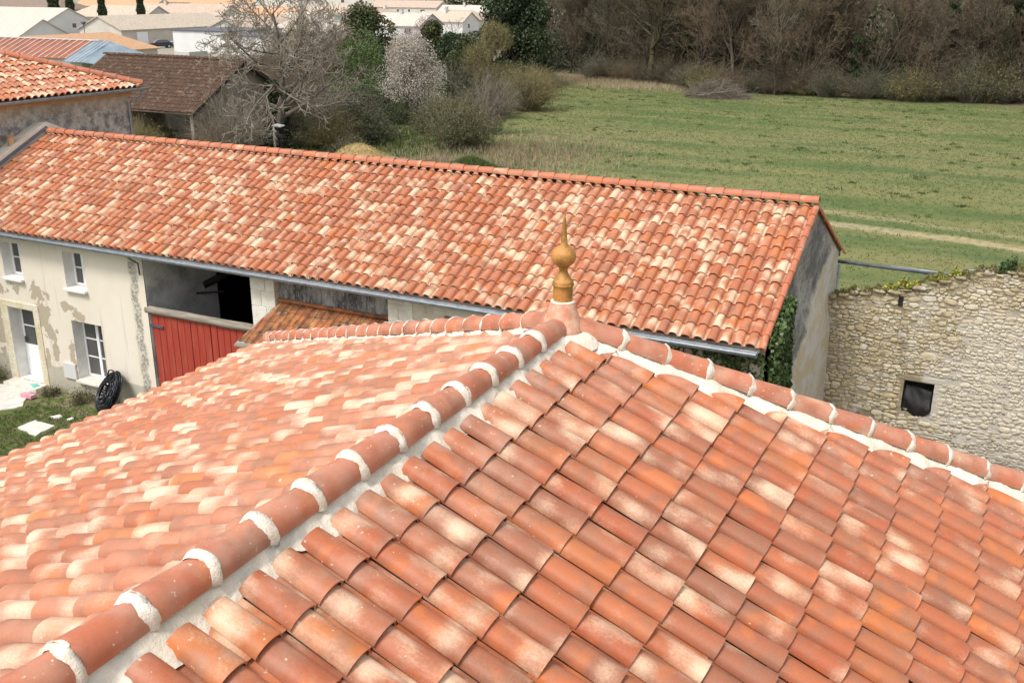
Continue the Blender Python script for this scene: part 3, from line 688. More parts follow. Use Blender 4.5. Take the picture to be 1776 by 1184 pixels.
dk2.build('roof_deck', M['rafter'], lb)
def wall_xz(mb, rv, x0, x1, z0, z1, holes, y, dep):
    xs = sorted({x0, x1, *[h[0] for h in holes], *[h[1] for h in holes]}); zs = sorted({z0, z1, *[h[2] for h in holes], *[h[3] for h in holes]})
    for i in range(len(xs)-1):
        for j in range(len(zs)-1):
            cx, cz = (xs[i]+xs[i+1])/2, (zs[j]+zs[j+1])/2
            if any(h[0] < cx < h[1] and h[2] < cz < h[3] for h in holes): continue
            mb.poly([(xs[i], y, zs[j]), (xs[i+1], y, zs[j]), (xs[i+1], y, zs[j+1]), (xs[i], y, zs[j+1])])
    for a, b, c, d in holes:
        rv.poly([(a, y, c), (a, y, d), (a, y+dep, d), (a, y+dep, c)]); rv.poly([(b, y, c), (b, y+dep, c), (b, y+dep, d), (b, y, d)])
        rv.poly([(a, y, d), (b, y, d), (b, y+dep, d), (a, y+dep, d)]); rv.poly([(a, y, c), (a, y+dep, c), (b, y+dep, c), (b, y, c)])
WIN = [(-24.97, -24.2, 3.17, 4.18), (-22.53, -21.76, 3.17, 4.18), (-22.55, -21.42, 0.52, 2.24)]
DOOR = (-25.06, -24.04, 0.12, 2.28)
fw = MB(); fr = MB()
wall_xz(fw, fr, XL, -19.63, 0, 4.62, WIN+[DOOR], FY, 0.42)
fw.build('wall', M['facade'], lb); 
for k in range(0, len(fr.f), 4):
    q_ = MB(); [q_.poly([fr.v[i] for i in f]) for f in fr.f[k:k+4]]; q_.build('reveal', M['reveal'], lb)
def window(x0, x1, z0, z1, y, rows, cols, door=False, lab=None):
    f = MB(); t = 0.065; f.box(x0, y, z0, x0+t, y+0.06, z1); f.box(x1-t, y, z0, x1, y+0.06, z1)
    f.box(x0+t, y, z0, x1-t, y+0.06, z0+t); f.box(x0+t, y, z1-t, x1-t, y+0.06, z1)
    zb = z0+t
    if door: f.box(x0+t, y+0.006, z0+t, x1-t, y+0.05, z0+0.95); zb = z0+0.95
    if cols == 2: m = (x0+x1)/2; f.box(m-0.05, y-0.008, zb, m+0.05, y+0.055, z1-t)
    for i in range(1, rows):
        zz = zb+(z1-t-zb)*i/rows; f.box(x0+t, y+0.012, zz-0.018, x1-t, y+0.048, zz+0.018)
    if door: m = (x0+x1)/2+0.08; f.box(m-0.02, y+0.010, zb, m+0.02, y+0.05, z1-t)
    o = f.build('door' if door else 'window', M['pvc'], lb, bevel=0.006)
    if lab: o['label'] = lab
    g = MB(); g.box(x0+t*.5, y+0.025, zb-0.01, x1-t*.5, y+0.035, z1-t*.5); g.build('pane', M['glass'], o)
    if not door:
        s = MB(); s.box(x0-0.02, y-0.42 if rows == 2 else y-0.45, z0-0.07, x1+0.02, y+0.0, z0-0.003); s.build('sill', M['reveal'] if rows == 2 else M['ashlar'], o, bevel=0.008)
    else:
        h = MB(); h.box(x0+t+0.02, y-0.05, z0+1.0, x0+t+0.045, y-0.002, z0+1.18); h.build('handle', M['zinc_dark'], o)
    return o
window(-24.97, -24.2, 3.18, 4.175, FY+0.30, 2, 2, lab='upper white window nearer the left frame edge')
window(-22.53, -21.76, 3.18, 4.175, FY+0.30, 2, 2, lab='upper white window to the right')
window(-22.54, -21.43, 0.53, 2.235, FY+0.32, 3, 2, lab='tall white ground floor window with six panes')
window(-25.055, -24.045, 0.125, 2.275, FY+0.34, 2, 1, door=True)
ds = MB()
ds.box(-25.36, FY-0.025, 0.0, -25.066, FY+0.1, 2.28); ds.box(-24.034, FY-0.025, 0.0, -23.80, FY+0.1, 2.28); ds.box(-25.36, FY-0.03, 2.286, -23.80, FY+0.1, 2.47)
M['surround'] = mat_noise('yellowed stone door surround', (0.64, 0.55, 0.36), (0.72, 0.68, 0.58), 2.4, 0.9, 0.3, 0.01, fine=(0.40, 0.30, 0.16))
ds.build('door_surround', M['surround'], lb, bevel=0.01)
bxm = MB(); bxm.box(-23.08, FY-0.06, 0.50, -22.6, FY-0.003, 0.95); bxm.build('meter_box', M['v_white'], lb, bevel=0.008)
# barn part
def blocks(x0, x1, z0, z1, y0, y1, hh, name='pillar', capw=0.05, caph=0.16, mat='ashlar'):
    m = MB(); z = z0; i = 0
    while z < z1-caph-0.01:
        zt = min(z+hh, z1-caph); mid = x0+(x1-x0)*(0.42 if i % 2 else 0.62)
        m.box(x0, y0, z, mid-0.004, y1, zt-0.006); m.box(mid+0.004, y0+0.003, z, x1, y1, zt-0.006); z = zt; i += 1
    if caph: m.box(x0-capw, y0-0.06, z1-caph, x1+capw, y1, z1)
    m.box(x0+0.02, y0+0.02, z0, x1-0.02, y1-0.02, z1-caph)
    return m.build(name, M[mat], lb, bevel=0.012)
ZT = 4.50
blocks(-16.12, -15.40, 0, ZT, FY-0.02, FY+0.5, 0.40)
blocks(-12.20, -11.55, 0, ZT, FY-0.02, FY+0.5, 0.42)
pk = MB(); x = -15.39; i = 0
rr_ = random.Random(4)
while x < -12.22:
    w = rr_.uniform(0.20, 0.30); pk.box(x+0.006, FY+0.15+rr_.uniform(0, .012), 2.2, min(x+w, -12.21), FY+0.19, 4.55); x += w
pk.build('plank_panel', M['plank'], lb)
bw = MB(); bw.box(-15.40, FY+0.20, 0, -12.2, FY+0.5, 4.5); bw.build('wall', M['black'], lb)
rw = MB(); rv2 = MB(); wall_xz(rw, rv2, -11.55, XR+0.02, 0, 4.5, [(-10.75, -9.95, 3.2, 4.12)], FY, 0.4)
M['cream_stone'] = mat_noise('cream stone wall', (0.56, 0.50, 0.40), (0.68, 0.63, 0.54), 1.3, 0.9, 0.4, 0.015, fine=(0.38, 0.32, 0.24))
rw.build('wall', M['cream_stone'], lb); rv2.build('reveal', M['cream_stone'], lb)
lt = MB(); lt.box(-11.0, FY-0.03, 4.13, -9.7, FY+0.1, 4.38); lt.build('lintel', M['ashlar'], lb, bevel=0.01)
dd = MB(); dd.box(-10.8, FY+0.35, 3.1, -9.9, FY+0.42, 4.2); dd.build('shutter', M['plank'], lb)
pl2 = MB(); pl2.box(-11.5, FY+0.02, 4.40, XR, FY+0.14, 4.56); pl2.box(-27.1, FY+0.02, 4.55, -19.7, FY+0.1, 4.60); pl2.box(-19.6, FY+0.1, 4.38, -11.5, FY+0.3, 4.56); pl2.build('wall_plate', M['rafter'], lb)
# interior of the barn bay
zi = lambda y: ZRB-TB*abs(y-YRB)-0.16
it = MB(); X_ = -19.63; it.poly([(X_, FY+0.02, 0), (X_, 20.75, 0), (X_, 20.75, zi(20.75)), (X_, FY+0.02, zi(FY))]); it.poly([(X_, 20.75, 4.2), (X_, YRB, 4.2), (X_, YRB, zi(YRB)), (X_, 20.75, zi(20.75))]); it.poly([(X_, YRB, 4.2), (X_, 25.8, 4.2), (X_, 25.8, zi(25.8)), (X_, YRB, zi(YRB))]); it.build('inner_wall', M['whitewash'], lb)
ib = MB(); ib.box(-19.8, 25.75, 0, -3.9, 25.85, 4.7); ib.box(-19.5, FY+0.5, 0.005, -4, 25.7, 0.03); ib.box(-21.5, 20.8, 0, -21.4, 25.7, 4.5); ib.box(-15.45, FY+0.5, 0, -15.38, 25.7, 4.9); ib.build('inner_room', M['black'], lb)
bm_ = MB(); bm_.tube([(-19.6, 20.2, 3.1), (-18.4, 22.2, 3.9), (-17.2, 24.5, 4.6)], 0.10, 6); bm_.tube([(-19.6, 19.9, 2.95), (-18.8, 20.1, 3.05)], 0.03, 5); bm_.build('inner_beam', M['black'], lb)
# back and gable walls
bk = MB(); bk.poly([(XL, BY, 0), (XL, BY, 4.8), (XR, BY, 4.8), (XR, BY, 0)]); bk.build('wall', M['gable'], lb)
def gable_wall():
    ny, nz = 60, 44; V = []; F = []
    r = np.random.default_rng(3); ph = r.random(12)*6.28
    for j in range(nz+1):
        for i in range(ny+1):
            y = FY+(BY-FY)*i/ny; top = min(ZRB-TB*abs(y-YRB)-0.10, 6.6); z = top*j/nz
            bulge = 0.10*max(0, (4.2-z)/4.2)+0.09/(1+math.exp((z-(4.3+(y-21.5)*-0.30+0.12*math.sin(y*4)))*11))
            nn = 0.010*math.sin(y*3.1+ph[0])*math.sin(z*2.7+ph[1])+0.006*math.sin(y*9+ph[2]+z*3)*math.sin(z*7+ph[3])
            V.append((XR+0.0+bulge+nn, y, z))
    for j in range(nz):
        for i in range(ny): a = j*(ny+1)+i; F.append((a, a+1, a+ny+2, a+ny+1))
    return link('gable_wall', np_mesh('gable_wall', np.array(V), [np.array(F)], True), M['gable'], lb)
gable_wall()
M['coping'] = mat_noise('cream coping stone', (0.72, 0.65, 0.54), (0.80, 0.75, 0.66), 3, 0.9, 0.4, 0.01)
cp = MB(); cp.slab([(XL+0.02, 17.9, 4.93), (XL+0.02, 22.05, 6.86), (XL-0.62, 22.05, 6.80), (XL-0.62, 17.9, 4.87)][::-1], 0.6)
cp.slab([(XL+0.02, 22.05, 6.86), (XL+0.02, 25.9, 5.1), (XL-0.62, 25.9, 5.05), (XL-0.62, 22.05, 6.80)][::-1], 0.6); cp.build('parapet', M['coping'], lb)
fl = MB(); fl.slab([(XL+0.10, 17.95, 4.78), (XL+0.10, 22.0, 6.70), (XL+0.025, 22.0, 6.75), (XL+0.025, 17.95, 4.83)][::-1], 0.02); fl.build('flashing', M['zinc_dark'], lb)
lw = MB(); lw.box(XL-0.5, FY, 0, XL-0.02, BY, 4.3); lw.build('gable_wall', M['rough_wall'], lb)
chm = MB(); chm.lathe(-27.45, 20.9, [(0.12, 6.1), (0.10, 6.45), (0.09, 6.5), (0.14, 6.56), (0.0, 6.57)], 10); chm.build('chimney_pot', M['brick'], lb)
# gutter
def gutter(parent, P0, P1, r=0.075, name='gutter', mat='zinc', inward=(0, 1, 0), seg=1):
    P0, P1 = Vector(P0), Vector(P1); d = (P1-P0).normalized(); up = Vector((0, 0, 1)); s = d.cross(up).normalized(); m = MB(); K = 10
    for rad, flip in ((r, False), (r-0.006, True)):
        b = len(m.v)
        for P in (P0, P1):
            for k in range(K+1):
                a = math.pi+math.pi*k/K; m.v.append(tuple(P+s*math.cos(a)*rad+up*math.sin(a)*rad))
        for k in range(K): m.f.append([b+k, b+k+1, b+K+1+k+1, b+K+1+k])
    for sg in (-1, 1):
        q0, q1 = P0+s*sg*r, P1+s*sg*r; m.tube([q0, q1], 0.011, 6)
    L = (P1-P0).length; n = max(1, int(L/0.9))
    for i in range(n+1):
        c = P0+d*(L*i/n if n else 0)
        m.tube([c+s*r*1.03*math.cos(math.pi+math.pi*k/8)+up*r*1.03*math.sin(math.pi+math.pi*k/8) for k in range(9)], 0.007, 4)
    for P in (P0, P1): m.poly([P+s*math.cos(math.pi+math.pi*k/K)*r+up*math.sin(math.pi+math.pi*k/K)*r for k in range(K+1)])
    return m.build(name, M[mat], parent, 'auto')
gutter(lb, (XL+0.05, 17.76, 4.535), (-3.86, 17.76, 4.505), 0.085)
dsp = MB(); dsp.tube([(-19.72, 17.80, 4.42), (-19.72, 17.95, 4.3), (-19.70, 18.08, 4.2), (-19.68, 18.08, 3.9)], 0.022, 8); dsp.build('cable', M['zinc_dark'], lb)
# red gate and beam
gt = empty('red_gate', (-17.87, FY+0.1, 0), 'red painted board gate under a grey timber beam in the barn opening', 'gate')
lab2 = 0
for a, b in ((-19.58, -17.62), (-17.60, -16.14)):
    n_ = max(1, int(round((b-a)/0.215))); m = MB()
    for i in range(n_):
        w = (b-a)/n_; j = rr_.uniform(-.006, .006); m.box(a+i*w+0.007, FY+0.07+j, 0.06, a+(i+1)*w-0.007, FY+0.115+j, 2.84)
    m.build('gate_leaf', M['red_board'], gt, bevel=0.006)
gb = MB(); gb.tube([(-19.72+i*0.36, FY+0.07+rr_.uniform(-.012, .012), 2.955+rr_.uniform(-.012, .012)) for i in range(11)], 0.105, 10); gb.build('beam', M['rafter'], gt, True)
for zz in (0.5, 2.5):
    h = MB(); h.box(-19.63, FY+0.03, zz, -19.2, FY+0.068, zz+0.05); h.build('hinge', M['zinc_dark'], gt)
# mossy canopy between the pillars
cn = empty('tiled_canopy', (-13.8, FY, 3.0), 'small mossy orange tiled lean-to canopy beside the red gate', 'canopy')
TC = 0.56; cC = math.cos(math.atan(TC))
kc = 0.33
tile_field('roof_tiles', M['clay_moss'], cn, (0, FY+0.12, 3.74), (0, -1, -TC), (1, 0, 0), 0.185, 0.36, [0.30, 0.66, 1.02, 1.38], np.arange(-15.33-0.185*3, -12.3, 0.185), cons=[(1, -kc, -15.34-kc*FY)], s_min=0.0, K=6, h=0.022, dome=0.30, seed=51, lift=0.016)
ct = MB(); ct.tube([(-15.38, FY+0.1, 3.80), (-12.22, FY+0.1, 3.80)], 0.05, 8); ct.build('top_tiles', M['clay_moss'], cn, True)
cs = MB(); cs.slab([(-15.4, FY+0.1, 3.715), (-12.3, FY+0.1, 3.715), (-12.3, FY-1.15, 3.01), (-15.75, FY-1.15, 3.01)][::-1], 0.05)
for x in (-15.3, -14.4, -13.4, -12.5): cs.box(x, FY-1.1, 2.93, x+0.08, FY-0.03, 3.0)
cs.build('boarding', M['rafter'], cn)
for x in (-15.3, -12.5): br = MB(); br.tube([(x, FY-0.05, 2.3), (x, FY-0.95, 3.0)], 0.04, 6); br.build('bracket', M['rafter'], cn)

# ------------------------------------------------------------------ leaves, twigs, trees
def leaf_mesh(name, C, size, seed=1, aspect=1.0, flat=0.0, rnd=None):
    """one small folded quad per centre"""
    r = np.random.default_rng(seed); n = len(C)
    a = r.normal(size=(n, 3)); a[:, 2] *= (1-flat); a /= np.linalg.norm(a, axis=1)[:, None]
    b = r.normal(size=(n, 3)); b -= a*(a*b).sum(1)[:, None]; b /= np.linalg.norm(b, axis=1)[:, None]
    s = size*(0.6+0.8*r.random(n))[:, None]
    V = np.stack([C-a*s*0.5, C+b*s*0.32*aspect, C+a*s*0.5, C-b*s*0.32*aspect], axis=1).reshape(-1, 3)
    F = np.arange(4*n).reshape(n, 4)
    rn = r.random((n, 3)) if rnd is None else rnd
    return V, F, np.repeat(rn, 4, axis=0)
def lump_points(r, lumps, n, shell=0.35):
    """points in a union of ellipsoid lumps [(c, (rx,ry,rz))], denser at the surface"""
    w = np.array([l[1][0]*l[1][1]+l[1][2]*l[1][0] for l in lumps]); w /= w.sum()
    idx = r.choice(len(lumps), n, p=w)
    c = np.array([l[0] for l in lumps])[idx]; rad = np.array([l[1] for l in lumps])[idx]
    d = r.normal(size=(n, 3)); d /= np.linalg.norm(d, axis=1)[:, None]
    q = (1-shell*r.random(n)**1.5)*(0.92+0.16*r.random(n))
    return c+d*rad*q[:, None], idx
def tubes(segs, sides):
    """segs (n,8): p0,p1,r0,r1"""
    S = np.asarray(segs, float); n = len(S); p0, p1, r0, r1 = S[:, 0:3], S[:, 3:6], S[:, 6], S[:, 7]
    d = p1-p0; d /= np.maximum(np.linalg.norm(d, axis=1), 1e-9)[:, None]
    u = np.where(np.abs(d[:, 2:3]) < 0.9, np.array([[0, 0, 1.]]), np.array([[1., 0, 0]])); a = np.cross(d, u); a /= np.linalg.norm(a, axis=1)[:, None]; b = np.cross(a, d)
    an = 2*np.pi*np.arange(sides)/sides; ring = a[:, None]*np.cos(an)[None, :, None]+b[:, None]*np.sin(an)[None, :, None]
    V = np.concatenate([p0[:, None]+ring*r0[:, None, None], p1[:, None]+ring*r1[:, None, None]], axis=1).reshape(-1, 3)
    k = np.arange(sides); f = np.stack([k, (k+1) % sides, sides+(k+1) % sides, sides+k], axis=1)
    return V, (f[None]+(np.arange(n)*2*sides)[:, None, None]).reshape(-1, 4)
def grow(seed, height, trunk_r, lean=(0, 0, 0), nch=(7, 6, 5, 4), ratio=(0.62, 0.55, 0.5, 0.5), ang=(50, 48, 45, 50), first=0.25, gnarl=0.16, upb=0.10, rmin=0.008, seg=(7, 6, 4, 3, 2), trunk_frac=0.75, stems=1, spread=0.0):
    """returns (thick segments, twig segments)"""
    r = random.Random(seed); thick, thin = [], []
    def perp(d):
        v = Vector((r.gauss(0, 1), r.gauss(0, 1), r.gauss(0, 1))); v -= d*v.dot(d); return v.normalized()
    def br(p, d, L, r0, lvl):
        n = seg[lvl]; pts = [p.copy()]; rr = [r0]; dd = d.normalized()
        for i in range(n):
            dd = (dd+perp(dd)*r.gauss(0, gnarl)+Vector((0, 0, upb*(1 if lvl else 0.3)))).normalized()
            pts.append(pts[-1]+dd*(L/n)); rr.append(max(r0*(1-0.80*(i+1)/n), rmin))
        tgt = thick if lvl < 2 else thin
        for i in range(n): tgt.append((*pts[i], *pts[i+1], rr[i], rr[i+1]))
        if lvl >= len(nch): return
        k = nch[lvl]; k = k if lvl == 0 else max(1, int(k*r.uniform(0.7, 1.3)))
        for j in range(k):
            f = first+(1-first)*(j+r.random())/k if lvl == 0 else 0.18+0.82*(j+r.random())/k
            q = min(f*n, n-1e-3); i = int(q); pt = pts[i].lerp(pts[i+1], q-i); loc = (pts[i+1]-pts[i]).normalized()
            an = R_(ang[lvl]*r.uniform(0.7, 1.25)); cd = loc*math.cos(an)+perp(loc)*math.sin(an)
            cl = L*ratio[lvl]*(1.15-0.45*f)*r.uniform(0.75, 1.2)
            br(pt, cd, cl, max((rr[i]*(1-(q-i))+rr[i+1]*(q-i))*0.62, rmin), lvl+1)
    for s in range(stems):
        dirv = Vector((lean[0], lean[1], 1)) if stems == 1 else Vector((r.gauss(0, spread), r.gauss(0, spread), 1))
        br(Vector((r.gauss(0, .1*(stems > 1)*spread*4), r.gauss(0, .1*(stems > 1)*spread*4), -0.1)), dirv, height*trunk_frac*(1 if stems == 1 else r.uniform(.7, 1.1)), trunk_r, 0)
    return thick, thin
def bare_tree_meshes(seed, **kw):
    th, tn = grow(seed, **kw)
    V, F = tubes(th, 7); a = np_mesh('trunk', V, [F], True)
    V, F = tubes(tn, 3); b = np_mesh('crown', V, [F], False)
    return a, b
def make_tree(name, label, cat, loc, trunk_me, crown_me, bark, twig, group=None, scale=1.0, rot=0.0):
    t = empty(name, loc, label, cat, group); t.scale = (scale,)*3; t.rotation_euler = (0, 0, rot)
    a = bpy.data.objects.new('trunk', trunk_me); COL.objects.link(a); a.parent = t
    b = bpy.data.objects.new('crown', crown_me); COL.objects.link(b); b.parent = t
    if not trunk_me.materials: trunk_me.materials.append(bark)
    if not crown_me.materials: crown_me.materials.append(twig)
    return t
def leafy(name, label, cat, loc, rad, height, n, size, leafmat, seed, base=0.12, lumps=14, barkm='bark_dark', group=None, twigs=None, top=0.55, squash=1.0, aspect=1.0):
    """shrub or tree with a lumpy crown of small leaves over real limbs"""
    r = np.random.default_rng(seed); t = empty(name, loc, label, cat, group)
    L = []
    for i in range(lumps):
        a = i*2.4+r.random(); q = r.random()**0.3; z = base+(1-base)*r.random()
        env = math.sin(math.pi*min(0.98, max(0.06, (z*0.86+0.14))))**top
        rr = rad*(0.28+0.22*r.random())
        L.append(((math.cos(a)*q*(rad-rr)*env*1.1, math.sin(a)*q*(rad-rr)*env*1.1, max(height*z-rr*0.5, rr*0.6)), (rr, rr, rr*0.85*squash)))
    C, idx = lump_points(r, L, n)
    keep = C[:, 2] > 0.05; C = C[keep]; idx = idx[keep]
    tone = r.random(lumps)
    rn = np.clip(0.6*r.random((len(C), 3))+0.4*tone[idx][:, None], 0, 1)
    V, F, RN = leaf_mesh('crown', C, size, seed, aspect, rnd=rn)
    me = np_mesh('crown', V, [F], False, {'trnd': RN}); o = link('crown', me, M[leafmat], t, world=False)
    th = []
    for (c, rr) in L:
        p = Vector((0, 0, 0)); q = Vector(c)
        prev = p; n_ = 5
        for k in range(1, n_+1):
            f = k/n_; pt = p.lerp(q, f)+Vector((r.normal()*.05*rad, r.normal()*.05*rad, height*0.06*math.sin(f*3.14)))
            th.append((*prev, *pt, 0.035*rad*(1-f*0.75), 0.035*rad*(1-(f+.15)*0.7))); prev = pt
    V, F = tubes(th, 5); link('trunk', np_mesh('trunk', V, [F], True), M[barkm], t, world=False)
    if twigs:
        tm, cnt, ln = twigs; sg = []
        for i in range(cnt):
            c = Vector(C[r.integers(len(C))]); d = (c-Vector((0, 0, height*0.3))).normalized(); d = (d+Vector(r.normal(size=3))*0.45+Vector((0, 0, .35))).normalized()
            p = c-d*ln*0.6; rr = 0.012
            for k in range(3):
                q = p+d*ln*0.4; sg.append((*p, *q, rr*(1-k*.3), rr*(0.7-k*.25))); p = q; d = (d+Vector(r.normal(size=3))*0.22).normalized()
        V, F = tubes(sg, 3); link('twigs', np_mesh('twigs', V, [F], False), M[tm], t, world=False)
    return t
def twig_bush(name, label, cat, loc, rad, height, n, mat, seed, leaf=None, nleaf=0, lsize=0.1, group=None, rr=0.012, arch=0.35):
    """many arching stems from the base with side twigs"""
    r = np.random.default_rng(seed); t = empty(name, loc, label, cat, group); sg = []; tips = []
    for i in range(n):
        a = r.random()*2*math.pi; q = r.random()**0.7; p = Vector((math.cos(a)*rad*0.3*q, math.sin(a)*rad*0.3*q, 0))
        out = Vector((math.cos(a), math.sin(a), 0)); H = height*(0.55+0.5*r.random())*(1.05-0.35*q); d = (Vector((0, 0, 1))+out*q*rad/height*1.1).normalized(); k_ = 6
        for k in range(k_):
            nx = p+d*H/k_; w = rr*(1-k/k_*0.75); sg.append((*p, *nx, w, w*0.85)); p = nx
            d = (d+out*arch*0.3*q+Vector(r.normal(size=3))*0.13-Vector((0, 0, arch*0.10*k*q))).normalized()
            if k > 0:
                for m in range(2):
                    dd = (d+Vector(r.normal(size=3))*0.6).normalized(); l = H*0.22*r.random()+.05; e = p+dd*l; sg.append((*p, *e, w*0.6, w*0.3)); tips.append(e)
                    e2 = e+(dd+Vector(r.normal(size=3))*0.5).normalized()*l*0.7; sg.append((*e, *e2, w*0.4, w*0.2)); tips.append(e2)
    V, F = tubes(sg, 3); link('stems', np_mesh('stems', V, [F], False), M[mat], t, world=False)
    if leaf:
        T = np.array([tuple(x) for x in tips]); C = T[r.integers(len(T), size=nleaf)]+r.normal(0, 0.10*rad/2, (nleaf, 3)); C = C[C[:, 2] > 0.02]
        V, F, RN = leaf_mesh('leaves', C, lsize, seed); link('leaves', np_mesh('leaves', V, [F], False, {'trnd': RN}), M[leaf], t, world=False)
    return t

# ------------------------------------------------------------------ things by the long building
# ivy over the corner
def ivy():
    r = np.random.default_rng(61); t = empty('ivy', (-4.2, 18.1, 3.0), 'dark green ivy spreading under the eave and over the near gable corner', 'ivy')
    C = []
    n = 9000
    x = r.uniform(-6.4, -3.75, n); z = r.uniform(1.0, 4.42, n); hgt = np.interp(x, [-6.4, -5.3, -4.6, -3.7], [0.25, 0.6, 1.0, 1.0])
    k = r.random(n) < hgt*np.clip(0.4+0.5*np.sin(x*5+z*3)+0.5, 0.35, 1); C.append(np.stack([x, FY-0.03-0.16*r.random(n)*(0.4+0.6*hgt), z], 1)[k])
    y = r.uniform(FY-0.1, 19.25, n); top = 5.55-0.5*np.abs(y-18.7)+0.15*np.sin(y*9); lim = np.interp(y, [18.0, 18.7, 19.3, 19.6], [1.0, 1.4, 3.6, 4.9])
    z = r.uniform(0, 1, n)*(np.minimum(top, ZRB-TB*(YRB-y)+0.02)-lim)+lim; C.append(np.stack([XR+0.10+0.22*np.clip((4.4-z)/2, 0, 1)*0.5+0.20*r.random(n), y, z], 1))
    C = np.concatenate(C); V, F, RN = leaf_mesh('leaves', C, 0.085, 62, 1.3)
    link('leaves', np_mesh('leaves', V, [F], False, {'trnd': RN}), M['leaf_ivy'], t)
    m = MB()
    for i in range(10):
        x = r.uniform(-4.9, -3.8); m.tube([(x+0.1*math.sin(j+i), FY-0.02, 0.0+j*0.72) for j in range(7)], 0.012, 4)
    m.build('stems', M['bark'], t)
ivy()
# coil of pipe
def coil():
    t = empty('pipe_coil', (-20.9, 17.6, 0), 'coil of black plastic pipe propped against the house wall', 'pipe coil'); r = random.Random(5); m = MB()
    c = Vector((-20.98, 17.72, 0.60)); ax1 = Vector((0.62, -0.30, -0.16)).normalized(); ax2 = Vector((0.28, 0.42, 0.92)); ax2 -= ax1*ax2.dot(ax1); ax2.normalize(); nrm = ax1.cross(ax2)
    pts = []
    for k in range(36*28):
        a = 2*math.pi*k/28; turn = k/28; rr = 0.19+0.33*((turn*0.618) % 1)+r.gauss(0, .002); off = 0.20*((turn*0.37) % 1)-0.1
        pts.append(c+ax1*math.cos(a)*rr*0.92+ax2*math.sin(a)*rr*1.15+nrm*off)
    m.tube(pts, 0.020, 6); m.build('pipe_turns', M['hose'], t, True)
    m = MB()
    for a in (0.9, 4.4):
        m.tube([c+ax1*math.cos(a)*(0.36+0.20*math.cos(b))*.94+ax2*math.sin(a)*(0.36+0.20*math.cos(b))*1.15+nrm*0.14*math.sin(b) for b in np.linspace(0, 2*math.pi, 13)], 0.006, 4)
    m.build('tie', M['zinc_dark'], t)
coil()
# yard items
r5 = random.Random(9)
def ragged_slab(name, label, cat, pts, z, th, mat, group=None, seed=1, sub=6, jit=0.035):
    r = random.Random(seed); P = []
    for i in range(len(pts)):
        a, b = pts[i], pts[(i+1) % len(pts)]
        for k in range(sub): f = k/sub; P.append((a[0]+(b[0]-a[0])*f+r.gauss(0, jit), a[1]+(b[1]-a[1])*f+r.gauss(0, jit), z))
    area = sum(P[i][0]*P[(i+1) % len(P)][1]-P[(i+1) % len(P)][0]*P[i][1] for i in range(len(P)))
    if area < 0: P.reverse()
    m = MB(); m.slab(P, th); o = m.build(name, M[mat], None, bevel=0.008); tag(o, label, cat, group); return o
ragged_slab('stone_slab', 'square white stone slab lying in the grass in front of the black pipe coil', 'slab', [(-22.31, 15.84), (-22.26, 16.37), (-21.51, 16.34), (-21.45, 15.70)], 0.035, 0.06, 'stone_slab', seed=2, jit=0.012)
ragged_slab('paving_stone', 'worn pale paving stone leading to the white door', 'paving stone', [(-24.6, 16.4), (-25.4, 17.7), (-24.3, 17.95), (-23.4, 16.9), (-23.7, 16.3)], 0.03, 0.05, 'stone_slab', seed=3)
ragged_slab('door_step', 'pale stone step at the foot of the white door', 'step', [(-25.2, 17.70), (-25.2, 18.11), (-23.85, 18.11), (-23.85, 17.70)], 0.13, 0.13, 'ashlar', seed=4, jit=0.008)
ragged_slab('stone', 'small white stone in the grass behind the slab', 'stone', [(-22.1, 16.72), (-22.0, 16.9), (-21.8, 16.85), (-21.85, 16.7)], 0.05, 0.06, 'stone_slab', seed=5, sub=3, jit=0.02)
ragged_slab('stone', 'tiny white stone in the grass nearest the pipe coil', 'stone', [(-21.58, 16.80), (-21.56, 16.92), (-21.44, 16.9), (-21.46, 16.8)], 0.04, 0.05, 'stone_slab', seed=6, sub=3, jit=0.012)
pb = MB(); pb.box(-23.98, 17.28, 0.035, -23.55, 17.46, 0.13); o = pb.build('carton', M['pink'], None, bevel=0.006); tag(o, 'pink and white carton lying on the paving stone', 'carton')
tq = MB(); tq.slab([(-24.3, 17.88, 0.165), (-24.1, 17.80, 0.16), (-23.95, 17.9, 0.17), (-24.12, 18.0, 0.165)], 0.03); tq.slab([(-24.12, 17.78, 0.155), (-24.0, 17.74, 0.155), (-23.95, 17.8, 0.155), (-24.06, 17.84, 0.155)], 0.02)
o = tq.build('plastic_tray', M['turq'], None, bevel=0.005); tag(o, 'crumpled turquoise plastic on the door step', 'plastic')
def weed(loc, rad, h, label, seed, n=60, leafs=500, leaf='leaf_bramble'):
    return twig_bush('weed', label, 'weed', loc, rad, h, n, 'twig_olive', seed, leaf, leafs, 0.05, group='weeds at the foot of the house wall', rr=0.004)
weed((-22.15, 17.85, 0), 0.38, 0.40, 'bushy green weed under the tall window', 71)
weed((-23.35, 17.80, 0), 0.28, 0.24, 'low green weed right of the paving stone', 72)
weed((-25.75, 17.85, 0), 0.35, 0.5, 'tall weed left of the door surround', 73, leaf='leaf_green')

